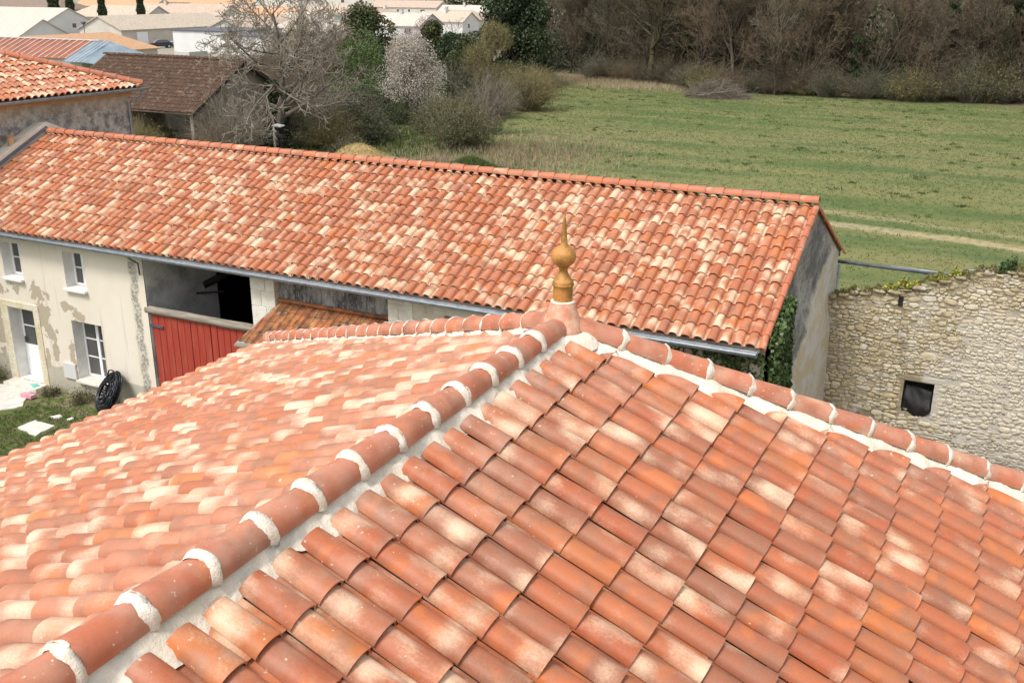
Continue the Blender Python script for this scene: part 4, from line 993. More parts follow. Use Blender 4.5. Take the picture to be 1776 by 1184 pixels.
# ruined stone wall
def ruin():
    t = empty('stone_wall', (-1.5, 25.2, 0), 'ruined rubble stone wall with a small window blocked by black plastic', 'wall')
    r = random.Random(81); X0, X1 = -3.95, 3.2; Y0 = 25.0
    def top(x): return 0.035*math.sin(x*11)+0.03*math.sin(x*23+1)+float(np.interp(x, [-4, -3.6, -2.8, -2.32, -1.85, -1.52, -0.96, -0.25, 0.39, 1.5, 3.2], [3.70, 3.72, 3.88, 4.02, 4.12, 4.33, 4.50, 4.72, 4.80, 5.0, 5.1]))
    WX0, WX1, WZ0, WZ1 = -1.79, -1.10, 1.10, 1.83
    bed = MB(); rvv = MB()
    xs = [X0, -3, -2.3, WX0, WX1, -0.5, 0.4, 1.5, X1]
    for i in range(len(xs)-1):
        a, b = xs[i], xs[i+1]
        if a == WX0:
            bed.poly([(a, Y0, 0), (b, Y0, 0), (b, Y0, WZ0), (a, Y0, WZ0)]); bed.poly([(a, Y0, WZ1), (b, Y0, WZ1), (b, Y0, top(b)), (a, Y0, top(a))])
        else: bed.poly([(a, Y0, 0), (b, Y0, 0), (b, Y0, top(b)-.03), (a, Y0, top(a)-.03)])
        bed.poly([(a, Y0, top(a)-.03), (b, Y0, top(b)-.03), (b, Y0+0.5, top(b)-.03), (a, Y0+0.5, top(a)-.03)])
        bed.poly([(a, Y0+0.5, 0), (a, Y0+0.5, top(a)-.03), (b, Y0+0.5, top(b)-.03), (b, Y0+0.5, 0)])
    bed.build('mortar', M['rubble_bed'], t)
    V = []; F = []; RN = []
    def stone(cx, cz, w, h, y0, dep):
        b = len(V); rn = (r.random(), r.random(), r.random()); N = 10; ph = r.random()*6.28; pw = r.uniform(3.0, 6)
        out = dep*r.uniform(0.6, 1.2)
        js = [r.uniform(0.82, 1.08) for _ in range(N)]; tl = r.gauss(0, .10)
        for ring, (sc, o) in enumerate(((1.0, 0.0), (0.98, out*0.7), (0.86, out*0.97), (0.40, out*1.05))):
            for k in range(N):
                a = 2*math.pi*k/N+0.3; c, s = math.cos(a), math.sin(a); q = (abs(c)**pw+abs(s)**pw)**(-1/pw)*js[k]
                V.append((cx+c*q*w/2*sc, y0-o+r.gauss(0, .005), cz+s*q*h/2*sc+c*q*w/2*sc*tl)); RN.append(rn)
        for g in range(3):
            for k in range(N): F.append((b+g*N+k, b+g*N+(k+1) % N, b+(g+1)*N+(k+1) % N, b+(g+1)*N+k))
        V.append((cx, y0-out*1.08, cz)); RN.append(rn); c0 = len(V)-1
        for k in range(N): F.append((b+3*N+k, b+3*N+(k+1) % N, c0, c0))
    z = 0.0
    while z < 5.2:
        h = r.choice([0.05, 0.065, 0.08, 0.10, 0.12, 0.15]); x = X0+r.uniform(-.1, 0)
        while x < X1:
            w = h*r.uniform(0.8, 2.4); cx, cz = x+w/2, z+h/2+r.uniform(-.025, .025)+0.05*math.sin(x*1.3+z)+0.03*math.sin(x*3.7)
            if cz+h/2 < top(cx)+0.04 and not (WX0-0.02-w/2 < cx < WX1+0.02+w/2 and WZ0-0.12-h/2 < cz < WZ1+0.10+h/2) and r.random() < 0.90:
                if h > 0.11 and r.random() < 0.35:
                    stone(cx, cz-h*.24, w-0.008, h*.5, Y0+0.004, 0.026); stone(cx+r.uniform(-.02, .02), cz+h*.27, w*r.uniform(.6, 1)-.008, h*.45, Y0+0.004, 0.026)
                else: stone(cx, cz, w-0.006, h*r.uniform(.72, 1.08)-0.004, Y0+0.004, 0.028)
            x += w
        z += h*0.97
    # loose coping stones on top
    x = X0
    while x < X1:
        w = r.uniform(0.14, 0.34); cz = top(x+w/2)+r.uniform(0.0, 0.05)
        for yy in (Y0+0.02, Y0+0.26):
            stone(x+w/2, cz, w, r.uniform(.05, .11), yy+0.02, 0.10)
        x += w+0.02
    Fq = [f for f in F if f[2] != f[3]]; Ft = [f[:3] for f in F if f[2] == f[3]]
    me = np_mesh('stones', np.array(V), [np.array(Fq), np.array(Ft)], True, {'trnd': np.array(RN)}); link('stones', me, M['rubble'], t)
    fr = MB(); fr.box(WX0-0.12, Y0-0.018, WZ0-0.0, WX0, Y0+0.3, WZ1+0.01); fr.box(WX1, Y0-0.018, WZ0-0.18, WX1+0.20, Y0+0.3, WZ1+0.01); fr.box(WX0-0.14, Y0-0.022, WZ1+0.015, WX1+0.24, Y0+0.3, WZ1+0.15)
    fr.build('window_surround', M['rubble_bed'], t, bevel=0.015)
    g = MB(); g.box(WX0, Y0+0.32, WZ0-0.2, WX1, Y0+0.36, WZ1+.02); g.build('window', M['black'], t)
    V = []; nx, nz = 14, 12; rr = np.random.default_rng(5)
    for j in range(nz+1):
        for i in range(nx+1):
            u, v = i/nx, j/nz; x = WX0+0.02+(WX1-WX0-0.04)*u; zb = WZ0-0.05-0.13*math.exp(-((u-.62)/.28)**2)+0.12*max(0, u-.85)*5*(0.6)
            z = zb+(WZ1-0.12-0.10*u-zb)*v; y = Y0-0.03+0.20*v**2+0.02*math.sin(u*11+v*4)+0.02*math.sin(v*9+u*3); V.append((x, y, z))
    F = [(j*(nx+1)+i, j*(nx+1)+i+1, (j+1)*(nx+1)+i+1, (j+1)*(nx+1)+i) for j in range(nz) for i in range(nx)]
    o = link('plastic_sheet', np_mesh('plastic_sheet', np.array(V), [np.array(F)], True), M['plastic_black'], t); sl = o.modifiers.new('s', 'SOLIDIFY'); sl.thickness = 0.012
    # plants along the coping
    def topplant(x0, x1, n, size, mat, label, name, seed, hh=0.12):
        q = np.random.default_rng(seed); e = empty(name, ((x0+x1)/2, Y0+0.15, top((x0+x1)/2)), label, 'plant')
        xx = q.uniform(x0, x1, n); C = np.stack([xx, Y0+q.uniform(-.06, .4, n), np.array([top(a) for a in xx])+0.05+np.abs(q.normal(0, hh, n))*(0.5+0.5*np.sin(xx*8)**2)], 1)
        V, F, RN = leaf_mesh('leaves', C, size, seed); link('leaves', np_mesh('leaves', V, [F], False, {'trnd': RN}), M[mat], e)
    topplant(-2.55, -1.75, 900, 0.06, 'flower', 'yellow flowering plants on the lower part of the ruined wall top', 'wall_flower', 91, 0.07)
    topplant(-1.55, -0.9, 500, 0.06, 'flower', 'yellow flowering plants on the middle of the ruined wall top', 'wall_flower', 92, 0.06)
    topplant(-3.7, 1.2, 4200, 0.05, 'leaf_olive', 'low green moss and weeds strung along the ruined wall top', 'moss', 93, 0.045)
    topplant(-0.12, 0.22, 1100, 0.07, 'leaf_ivy', 'dark ivy tuft on the highest visible part of the ruined wall', 'ivy', 94, 0.11)
    h = MB(); h.box(-2.17, Y0-0.034, 3.68, -2.06, Y0-0.030, 3.92); h.build('niche_shade', M['black'], t)  # flat dark plate painted as the shade of a small wall niche
ruin()
# metal rail on posts behind the ruin
rl = empty('pipe_rail', (-2.6, 26.6, 0), 'grey metal rail running from the gable corner behind the stone wall', 'rail')
m = MB(); m.tube([(-3.9, 26.6, 4.19), (-1.1, 26.6, 4.15)], 0.045, 8); m.build('rail', M['zinc_dark'], rl, True)
m = MB(); m.tube([(-2.6, 26.6, 4.215), (-0.9, 26.6, 4.19)], 0.022, 6); m.build('rail_pipe', M['zinc'], rl, True)
for x in (-3.86, -1.2): m = MB(); m.tube([(x, 26.6, 0), (x, 26.6, 4.12)], 0.035, 8); m.build('post', M['zinc'], rl, True)
rp = MB(); rp.tube([(-1.35, 25.55, 4.42), (-0.9, 25.5, 4.56), (-0.5, 25.5, 4.66), (-0.1, 25.5, 4.80)], 0.03, 6); o = rp.build('grey_pipe', M['zinc'], None, True); tag(o, 'short grey pipe lying along the top of the ruined wall', 'pipe')

# ------------------------------------------------------------------ stucco house on the left
ha = empty('rendered_house', (-32, 20, 0), 'tall grey rendered house with red tiled hipped roof at the left edge', 'house')
AX, AY0, AY1, AZ = -27.78, 8.0, 25.95, 7.55
w = MB(); w.box(AX-9, AY0, 0, AX, AY1, AZ-0.25); w.build('wall', M['rough_wall'], ha)
c = MB(); c.box(AX-9, AY0, AZ-0.25, AX+0.10, AY1+0.1, AZ-0.12); c.build('cornice', M['brick'], ha)
EX, EY = AX+0.42, AY1+0.35; TA = 0.36; AZE = AZ+0.02
hw = 5.0; cA = math.cos(math.atan(TA)); RXA = EX-hw; RZA = AZE+TA*hw
tile_field('roof_tiles', M['clay_mix'], ha, (RXA, 0, RZA), (1, 0, -TA), (0, 1, 0), 0.25, pB, [hw/cA-pB*i for i in range(0, 15)], EY-0.25-0.25*np.arange(0, 74), cons=[(1, -1, RXA-(EY-hw)+0.05)], s_min=0.1, seed=95, K=8, h=0.084, lift=0.026)
tile_field('roof_tiles', M['clay_mix'], ha, (0, EY-hw, RZA), (0, 1, -TA), (1, 0, 0), 0.25, pB, [hw/cA-pB*i for i in range(0, 15)], EX-0.25-0.25*np.arange(0, 40), cons=[(-1, 1, EY-hw-RXA+0.05), (1, 1, RXA+EY-hw+0.05)], s_min=0.1, seed=96, K=6, h=0.084, lift=0.026)
ridge_run(ha, (RXA, EY-hw, RZA+0.08), (EX-0.02, EY-0.02, AZE+0.10), 17, 0.12, 0.105, collars=False, seed=97, name='hip_tiles')
ridge_run(ha, (RXA, EY-hw, RZA+0.08), (RXA, AY0, RZA+0.08), 25, 0.12, 0.105, collars=False, seed=98)
ridge_run(ha, (RXA, EY-hw, RZA+0.08), (RXA-hw+0.02, EY-0.02, AZE+0.10), 17, 0.12, 0.105, collars=False, seed=99, name='hip_tiles')
dk3 = MB(); dk3.slab([(RXA, EY-hw, RZA-.03), (EX-.05, EY-.05, AZE-.01), (EX-.05, AY0, AZE-.01), (RXA, AY0, RZA-.03)], 0.08)
dk3.slab([(RXA, EY-hw, RZA-.03), (RXA-hw, EY-.05, AZE-.01), (EX-.05, EY-.05, AZE-.01)], 0.08)
dk3.slab([(RXA, EY-hw, RZA-.03), (RXA, AY0, RZA-.03), (RXA-hw, AY0, AZE-.01), (RXA-hw, EY-.05, AZE-.01)], 0.08); dk3.build('roof_deck', M['deck'], ha)
gutter(ha, (EX+0.03, AY0, AZE-0.02), (EX+0.03, EY+0.12, AZE-0.03), 0.085)
dp = MB(); dp.tube([(EX+0.0, EY-0.05, AZE-0.1), (EX-0.08, EY-0.1, AZE-0.35), (AX+0.08, AY1-0.06, AZE-0.55), (AX+0.06, AY1-0.06, 0.1)], 0.045, 8); dp.build('downpipe', M['zinc'], ha, True)

# ------------------------------------------------------------------ brown barn
bn = empty('old_barn', (-54, 55.6, 0), 'open-sided barn with dark brown weathered tile roof behind the long building', 'barn')
BX1, BX0, BYR, BZR, BYE, BZE = -48.3, -61.5, 55.7, 5.98, 50.3, 3.02
tb = (BZR-BZE)/(BYR-BYE); cb = math.cos(math.atan(tb)); sbn = (BYR-BYE)/cb
tile_field('roof_tiles', M['clay_barn'], bn, (0, BYR, BZR), (0, -1, -tb), (1, 0, 0), 0.26, 0.40, [sbn-0.40*i for i in range(0, 16)], BX1-0.26*np.arange(1, 51), s_min=0.0, seed=101, K=5, h=0.05, dome=0.62, lift=0.035, jit=2.5)
tile_field('roof_tiles', M['clay_barn'], bn, (0, BYR, BZR), (0, 1, -tb), (1, 0, 0), 0.26, 0.40, [sbn-0.40*i for i in range(0, 16)], BX1-0.26*np.arange(1, 51), s_min=0.0, seed=102, K=4, h=0.05, dome=0.62, lift=0.035)
ridge_run(bn, (BX0, BYR, BZR+0.06), (BX1, BYR, BZR+0.06), 33, 0.13, 0.11, collars=False, seed=103, mat='clay_barn')
d = MB(); d.slab([(BX0, BYE+.05, BZE-.02), (BX1-.04, BYE+.05, BZE-.02), (BX1-.04, BYR, BZR-.03), (BX0, BYR, BZR-.03)], 0.1); d.slab([(BX0, BYR, BZR-.03), (BX1-.04, BYR, BZR-.03), (BX1-.04, 2*BYR-BYE, BZE-.02), (BX0, 2*BYR-BYE, BZE-.02)], 0.1)
d.build('roof_deck', M['deck'], bn)
bb = MB()
for sg in (-1, 1): bb.slab([(BX1+0.0, BYR, BZR+.02), (BX1+0.07, BYR, BZR+.02), (BX1+0.07, BYR+sg*5.45, BZE+.0), (BX1+0.0, BYR+sg*5.45, BZE+.0)][::-sg], 0.26)
bb.build('bargeboard', M['bark_dark'], bn)
M['conc'] = mat_noise('grey block wall', (0.36, 0.335, 0.28), (0.44, 0.41, 0.35), 1.1, 0.95, 0.4, 0.03, fine=(0.18, 0.17, 0.14))
gw = MB(); gw.poly([(BX1-0.5, BYE+0.5, 0), (BX1-0.5, 2*BYR-BYE-.5, 0), (BX1-0.5, 2*BYR-BYE-.5, BZE+.15), (BX1-0.5, BYR, BZR-.15), (BX1-0.5, BYE+0.5, BZE+.15)])
gw.box(BX1-0.75, BYE+0.5, 0, BX1-0.505, BYE+0.8, BZE+.1); gw.box(BX0, 2*BYR-BYE-.8, 0, BX1-.5, 2*BYR-BYE-.5, BZE); gw.box(BX0+.1, BYE+.6, 0, BX0+.3, 2*BYR-BYE-.8, BZE)
gw.build('wall', M['conc'], bn)
for x in (-60.5, -57, -53.5): m = MB(); m.box(x, BYE+0.6, 0, x+0.2, BYE+0.8, BZE+0.1); m.build('post', M['bark_dark'], bn)
# ------------------------------------------------------------------ rusty and blue-grey metal roofs
mr = empty('metal_roofed_shed', (-98, 83.5, 0), 'shed with rusty ribbed metal roof ending in blue grey sheets', 'shed')
rx0, rx1, ry, rz_, ey, ez = -112.0, -91.3, 83.5, 4.98, 79.5, 3.3
m = MB(); m.slab([(rx0, ey, ez), (rx1-2.2, ey, ez), (rx1-2.2, ry, rz_), (rx0, ry, rz_)], 0.06); m.slab([(rx0, ry, rz_), (rx1, ry, rz_), (rx1, 2*ry-ey, ez), (rx0, 2*ry-ey, ez)], 0.06)
m.build('rusty_roof', M['rust'], mr)
m = MB()
for i in range(18):
    x = rx0+0.4+i*1.05
    if x < rx1-2.4: m.slab([(x, ey, ez+.05), (x+0.12, ey, ez+.05), (x+0.12, ry-0.2, rz_+.0), (x, ry-0.2, rz_+.0)], 0.05)
m.box(rx0, ry-0.25, rz_-0.03, rx1-1.2, ry+0.25, rz_+0.06)
m.build('flashing', M['sheet_pale'], mr)
m = MB(); m.slab([(rx1-2.19, ey-.6, ez-.25), (rx1+1.0, ey-.6, ez-.25), (rx1, ry, rz_+.01), (rx1-2.19, ry, rz_+.01)], 0.06)
for i in range(5): x = rx1-2.1+i*0.62; m.slab([(x, ey-.6, ez-.21), (x+.07, ey-.6, ez-.21), (x+.07, ry, rz_+.05), (x, ry, rz_+.05)], 0.05)
m.slab([(rx1+1.0, ey-.6, ez-.25), (rx1+6.0, ey+1.5, ez-1.0), (rx1+4.5, ry+2.5, ez-.1), (rx1, ry, rz_+.01)], 0.06)
m.build('grey_roof', M['bluegrey'], mr)
m = MB(); m.box(rx0+.3, ey+.3, 0, rx1-.3, 2*ry-ey-.3, ez-.05); m.build('wall', M['v_grey'], mr)

# ------------------------------------------------------------------ village houses
def vhouse(name, label, axis, ex, ey, length, hw, ze, zr, roofm, wallm, hip=(0, 0), windows=(), back=True, group='village houses beyond the trees', ov=0.35, chim=None):
    """axis 'X': front eave at y=ey, running from x=ex (right end) leftwards by length.  axis 'Y': right eave at x=ex, running from y=ey away by length.
    local frame: a along ridge (0..length), b across (0..2hw), b=0 is the visible eave"""
    t = empty(name, (ex, ey, 0), label, 'house', group)
    if axis == 'X':
        W = lambda a, b, z: (-a, b, z); O = lambda a, b, z: (ex-a, ey+b, z)
    else:
        O = lambda a, b, z: (ex-b, ey+a, z)
    L = length; h0, h1 = hip; rf = MB()
    r0 = (O(h0*hw, hw, zr)); r1 = (O(L-h1*hw, hw, zr)); z0 = ze-ov*(zr-ze)/hw
    def fix(p):
        return p
    A, B, C, D = O(-ov if True else 0, -ov, z0), O(L+ov, -ov, z0), O(L+ov, 2*hw+ov, z0), O(-ov, 2*hw+ov, z0)
    if not h0: r0 = O(-ov, hw, zr)
    if not h1: r1 = O(L+ov, hw, zr)
    def add(pts):
        n = (Vector(pts[1])-Vector(pts[0])).cross(Vector(pts[2])-Vector(pts[0]))
        if n.z < 0: pts = pts[::-1]
        rf.slab(pts, 0.16)
    add([A, B, r1, r0]); add([D, C, r1, r0])
    if h0: add([A, D, r0])
    if h1: add([B, C, r1])
    o = rf.build('roof', M[roofm], t)
    wl = MB(); a0 = O(0, 0, 0); a1 = O(L, 2*hw, 0); xa, xb = sorted((a0[0], a1[0])); ya, yb = sorted((a0[1], a1[1]))
    wl.box(xa, ya, 0, xb, yb, ze-0.14)
    for a, hh in ((0, h0), (L, h1)):
        if not hh: wl.poly([O(a, 0, ze-.15), O(a, 2*hw, ze-.15), O(a, hw, zr-.16)])
    wl.build('wall', M[wallm], t)
    for (face, p, z, ww, hh, kind) in windows:     # face f: front eave wall, g: gable at a=0
        m = MB()
        for dp, mt in ((0.03, 'pvc'), (0.05, kind)):
            mm = MB(); s = 0.07 if mt == 'pvc' else 0
            q = [(-ww/2-s, -s), (ww/2+s, -s), (ww/2+s, hh+s), (-ww/2-s, hh+s)]
            pts = []
            if face == 'f': c0, c1 = O(p, -dp, 0), O(p, 0.02, 0)
            else: c0, c1 = O(-dp, p, 0), O(0.02, p, 0)
            ax = 'x' if abs(c0[1]-c1[1]) > 1e-6 else 'y'
            if ax == 'x': mm.box(c0[0]-ww/2-s, min(c0[1], c1[1]), z-s, c0[0]+ww/2+s, max(c0[1], c1[1]), z+hh+s)
            else: mm.box(min(c0[0], c1[0]), c0[1]-ww/2-s, z-s, max(c0[0], c1[0]), c0[1]+ww/2+s, z+hh+s)
            if mt == 'pvc': fo = mm.build('garage_door' if kind == 'pvc' else 'window', M['pvc'], t)
            elif kind != 'pvc': mm.build('pane', M[kind], fo)
    if chim:
        a, b = chim; m = MB(); p = O(a, b, 0); m.box(p[0]-.3, p[1]-.3, zr-0.8, p[0]+.3, p[1]+.3, zr+0.7); m.box(p[0]-.37, p[1]-.37, zr+0.7, p[0]+.37, p[1]+.37, zr+0.8); m.build('chimney', M[wallm], o)
    return t
VH = [
 ('long white house with bleached roof at the far left edge', 'X', -203.4, 169.1, 40, 6.0, 2.9, 5.55, 'roof_white', 'v_white', (0, 0), ()),
 ('low white gabled wing in front of the long white house at the left', 'X', -149.5, 118.2, 24, 5.0, 2.8, 5.3, 'roof_white', 'v_white', (0, 0), ()),
 ('white house whose sand roof ends in a gable above the orange roof, with garage', 'Y', -153.3, 143.5, 34, 5.5, 2.9, 5.2, 'roof_pale', 'v_cream', (0, 1), (('f', 5, 0.1, 2.6, 2.1, 'pvc'), ('f', 22, 1.5, 0.9, 0.9, 'glass'), ('f', 29, 1.5, 0.9, 0.9, 'glass'), ('f', 14, 0.1, 2.0, 2.2, 'v_grey'))),
 ('grey beige roofed house in the row behind, left of the gabled garage house', 'X', -206.0, 200.9, 28, 5.0, 2.9, 5.5, 'roof_pale', 'v_grey', (0, 1), (('f', 14, 1.0, 1.0, 1.0, 'glass'),)),
 ('pinkish roofed house with cream wall and white door, behind the flat roofed house', 'X', -192.9, 214.0, 32, 5.0, 2.9, 5.85, 'roof_pink', 'v_cream', (0, 0), (('f', 4.5, 0.2, 1.4, 2.1, 'pvc'),)),
 ('house with small orange hipped roof behind the bare walnut branches', 'X', -177.7, 224.3, 24, 5.0, 2.9, 5.15, 'roof_orange', 'v_cream', (0, 1), ()),
 ('low house with white gable and grey fascia beside the flat roofed house', 'Y', -129.7, 151.0, 16, 5.0, 3.0, 4.95, 'roof_pink', 'v_grey', (0, 0), ()),
 ('cream house with hipped roof and teal window above the dark evergreen bush', 'X', -175.6, 252.8, 22, 5.0, 2.9, 5.2, 'roof_pink', 'v_cream', (0, 1), (('f', 7.5, 1.0, 2.6, 1.3, 'teal'),)),
 ('house with very pale hipped roof left of the dark evergreen bush', 'Y', -120.4, 156.0, 13, 5.0, 2.8, 5.3, 'roof_white', 'v_cream', (1, 0), ()),
 ('long low house with a row of small windows at the back of the village', 'X', -204.0, 343.1, 30, 5.0, 3.0, 5.3, 'roof_pink', 'v_cream', (0, 0), (('f', 6, 1.2, 2.0, .9, 'glass'), ('f', 12, 1.2, 1.0, .9, 'glass'), ('f', 17, 1.2, 1.0, .9, 'glass'), ('f', 22, 1.2, 1.0, .9, 'glass'), ('f', 27, 1.2, 1.0, .9, 'glass'))),
 ('white roofed house directly behind the blossoming tree', 'X', -118.8, 192.5, 12, 5.0, 2.8, 5.1, 'roof_white', 'v_grey', (0, 0), ()),
 ('pale house with gable and grey gutter behind the leafless sapling', 'X', -122.3, 217.5, 13, 4.0, 2.9, 4.9, 'roof_pale', 'v_white', (0, 0), (('g', 3, 1.2, .8, 1.0, 'glass'),)),
 ('small pale roofed house with a chimney near the tall dark evergreen', 'X', -152.0, 290.0, 20, 4.0, 2.9, 4.9, 'roof_white', 'v_cream', (0, 0), ()),
 ('bright orange roofed cream house with downpipe behind the metal shed', 'Y', -111.0, 92.0, 18, 4.2, 2.6, 4.6, 'roof_orange', 'v_cream', (0, 1), ()),
 ('big beige block with two narrow white windows at the top edge of the view', 'X', -241.0, 356.6, 60, 5.0, 7.4, 9.2, 'roof_pale', 'v_cream', (0, 0), (('f', 6, 3.9, 1.6, 2.2, 'glass'), ('f', 15, 3.9, 1.6, 2.2, 'glass'))),
 ('orange roofed house at the top edge above the pink roofed house', 'X', -322.0, 379.9, 60, 6.0, 2.9, 5.9, 'roof_orange', 'v_cream', (0, 0), ()),
 ('orange roofed house behind the row of dark cypresses', 'X', -300.0, 298.0, 42, 5.0, 2.9, 5.5, 'roof_orange', 'v_cream', (0, 0), ()),
 ('house with dark brown roof in the top left corner', 'X', -288.0, 245.0, 60, 7.0, 2.9, 6.3, 'roof_brown', 'v_grey', (1, 0), ()),
 ('small red roofed house touching the tall dark evergreen', 'X', -148.0, 312.0, 16, 5.0, 3.0, 5.2, 'roof_orange', 'v_cream', (0, 0), ()),
]
VH += [
 ('pale roofed house in the second row, right of the cypresses', 'X', -205.0, 232.0, 18, 4.5, 2.9, 5.0, 'roof_pale', 'v_cream', (1, 1), ()),
 ('low terracotta roofed house behind the pinkish roofed row', 'X', -232.0, 262.0, 24, 5.0, 2.9, 5.4, 'roof_orange', 'v_white', (1, 1), ()),
 ('tan roofed house between the flat roofed house and the teal windowed house', 'X', -148.0, 196.0, 16, 4.5, 2.8, 4.9, 'roof_pale', 'v_cream', (1, 1), ()),
 ('pinkish roofed house peeping above the very pale hipped roof', 'Y', -152.0, 226.0, 16, 4.5, 2.9, 5.0, 'roof_pink', 'v_white', (1, 1), ()),
 ('white gabled garage behind the black hatchback', 'Y', -160.0, 182.0, 9, 3.2, 2.6, 4.1, 'roof_white', 'v_white', (0, 0), ()),
 ('low tan roofed bungalow above the round evergreen', 'X', -128.0, 236.0, 16, 4.5, 2.8, 4.8, 'roof_pink', 'v_cream', (1, 1), ()),
]
for i, (lab, ax, ex, ey, L, hw_, ze, zr, rm, wm, hp, wn_) in enumerate(VH):
    rv_ = random.Random(i+700); ex_w = list(wn_)
    if not ex_w: ex_w = [('f', p + rv_.uniform(-.5, .5), 1.0, rv_.choice([.9, 1.2, 1.6]), 1.1, 'glass') for p in np.arange(3, L-2, 4.5)]
    if not hp[0] and rv_.random() < 0.6: ex_w.append(('g', hw_+rv_.uniform(-1.5, 1.5), 1.1, 1.1, 1.0, 'glass'))
    vhouse('village_house', lab, ax, ex, ey, L, hw_, ze, zr, rm, wm, hp, ex_w, chim=(12, 3) if i == 12 else ((rv_.uniform(4, L-3), hw_*rv_.uniform(.7, 1.2)) if rv_.random() < 0.6 else None))
# flat roofed white house
fh = empty('flat_roofed_house', (-127, 136, 0), 'white flat roofed house with dark roof edge and recessed panel', 'house')
m = MB(); m.box(-133.3, 136.0, 0, -121.0, 150, 3.35); m.box(-121.0, 132.8, 0, -109.0, 145, 2.95); m.build('wall', M['v_white'], fh)
m = MB(); m.box(-133.5, 135.8, 3.35, -120.8, 150.2, 3.52); m.box(-120.79, 132.6, 2.95, -108.8, 145.2, 3.1); m.build('roof', M['zinc_dark'], fh)
m = MB(); m.box(-124.6, 135.9, 0.9, -121.3, 135.97, 2.9); m.build('panel', M['v_grey'], fh)
m = MB(); m.box(-124.7, 135.75, 0.78, -121.2, 135.97, 0.9); m.build('sill', M['zinc_dark'], fh)
# street lamp by the gable house
sl = MB(); sl.tube([(-128.3, 113.0, 0), (-128.3, 113.0, 5.1)], 0.06, 6); lm = empty('street_lamp', (-128.3, 113, 0), 'thin street lamp standing before the white gable, above the orange roof', 'street lamp')
sl.build('post', M['zinc_dark'], lm, True); s2 = MB(); s2.lathe(-128.3, 113.0, [(0.10, 5.1), (0.42, 5.35), (0.36, 5.5), (0.0, 5.6)], 10); s2.build('lamp_head', M['zinc_dark'], lm, True)

# cars
def car(loc, rot, paint, label):
    t = empty('parked_car', (0, 0, 0), label, 'car', 'cars parked between the village houses')
    side = [(-2.15, 0.30), (-2.2, 0.62), (-2.05, 0.86), (-1.1, 0.95), (-0.55, 1.38), (0.0, 1.46), (1.0, 1.42), (1.75, 1.02), (2.05, 0.92), (2.12, 0.5), (2.05, 0.30)]
    V = []; F = []
    for y, s in ((-0.86, 0.97), (-0.80, 1.0), (0.80, 1.0), (0.86, 0.97)):
        for x, z in side: V.append((x*s, y*(0.86 if z > 1.0 else 1.0), 0.3+(z-0.3)*s))
    n = len(side)
    for j in range(3):
        for k in range(n-1): F.append((j*n+k, j*n+k+1, (j+1)*n+k+1, (j+1)*n+k))
    me = bpy.data.meshes.new('body'); me.from_pydata(V, [], [list(f) for f in F]+[list(range(n))[::-1], [3*n+k for k in range(n)]]); me.update()
    link('body', me, M[paint], t, world=False)
    m = MB()
    for sg in (-1, 1): m.poly([(-0.95, sg*0.845, 0.98), (-0.50, sg*0.76, 1.33), (0.95, sg*0.76, 1.33), (1.45, sg*0.845, 1.02)][::sg])
    m.poly([(-1.08, -0.7, 0.98), (-0.58, -0.62, 1.38), (-0.58, 0.62, 1.38), (-1.08, 0.7, 0.98)]); m.poly([(1.78, -0.7, 1.04), (1.78, 0.7, 1.04), (1.04, 0.62, 1.425), (1.04, -0.62, 1.425)])
    m.build('windows', M['glass'], t)
    for x in (-1.35, 1.35):
        for sg in (-1, 1):
            q = MB(); q.tube([(x, sg*0.70, 0.32), (x, sg*0.88, 0.32)], 0.32, 16); w = q.build('wheel', M['tyre'], t)
            q = MB(); q.tube([(x, sg*0.86, 0.32), (x, sg*0.895, 0.32)], 0.19, 12); q.build('rim', M['car_silver'], w)
    t.location = loc; t.rotation_euler = (0, 0, rot); return t
car((-141.5, 141.0, 0), R_(60), 'car_black', 'black hatchback parked beside the white flat roofed house')
car((-142.3, 146.5, 0), R_(75), 'car_silver', 'silver car parked just behind the black hatchback')
gbx = MB(); gbx.box(-104.5, 106.5, 0, -101.8, 110, 2.3); o = gbx.build('garden_shed', M['v_grey'], None, bevel=0.03); tag(o, 'plain grey shed standing right of the orange roofed cream house', 'shed')

# ------------------------------------------------------------------ trees and shrubs of the middle distance
tm, cm = bare_tree_meshes(201, height=11.5, trunk_r=0.36, nch=(14, 9, 7, 5), ratio=(0.66, 0.52, 0.5, 0.5), ang=(66, 54, 50, 52), first=0.20, gnarl=0.22, upb=0.05, rmin=0.021, trunk_frac=0.88)
make_tree('walnut_tree', 'big leafless walnut tree with pale twisting branches right of the brown barn', 'tree', (-47.5, 57.4, 0), tm, cm, M['bark'], M['twig_pale'], rot=2.75, scale=0.96)
# ivy on its trunk
r = np.random.default_rng(202); n = 6500; zz = r.random(n)**0.8*4.6; aa = r.random(n)*6.28; rd = 0.35+np.interp(zz, [0, .8, 2, 3.5, 4.6], [1.5, 1.1, .45, .35, .1])*r.random(n)
C = np.stack([np.cos(aa)*rd, np.sin(aa)*rd, zz], 1); V, F, RN = leaf_mesh('leaves', C, 0.16, 203)
iv = empty('ivy', (-47.5, 57.4, 0), 'dark green ivy clothing the trunk of the big walnut', 'ivy'); link('leaves', np_mesh('leaves', V, [F], False, {'trnd': RN}), M['leaf_dark'], iv, world=False)
sg = [(0.3*math.cos(a), 0.3*math.sin(a), 0, 0.3*math.cos(a+.6), 0.3*math.sin(a+.6), 4.2, .03, .02) for a in np.linspace(0, 6, 6)]; V, F = tubes(sg, 5); link('stems', np_mesh('stems', V, [F], True), M['bark_dark'], iv, world=False)

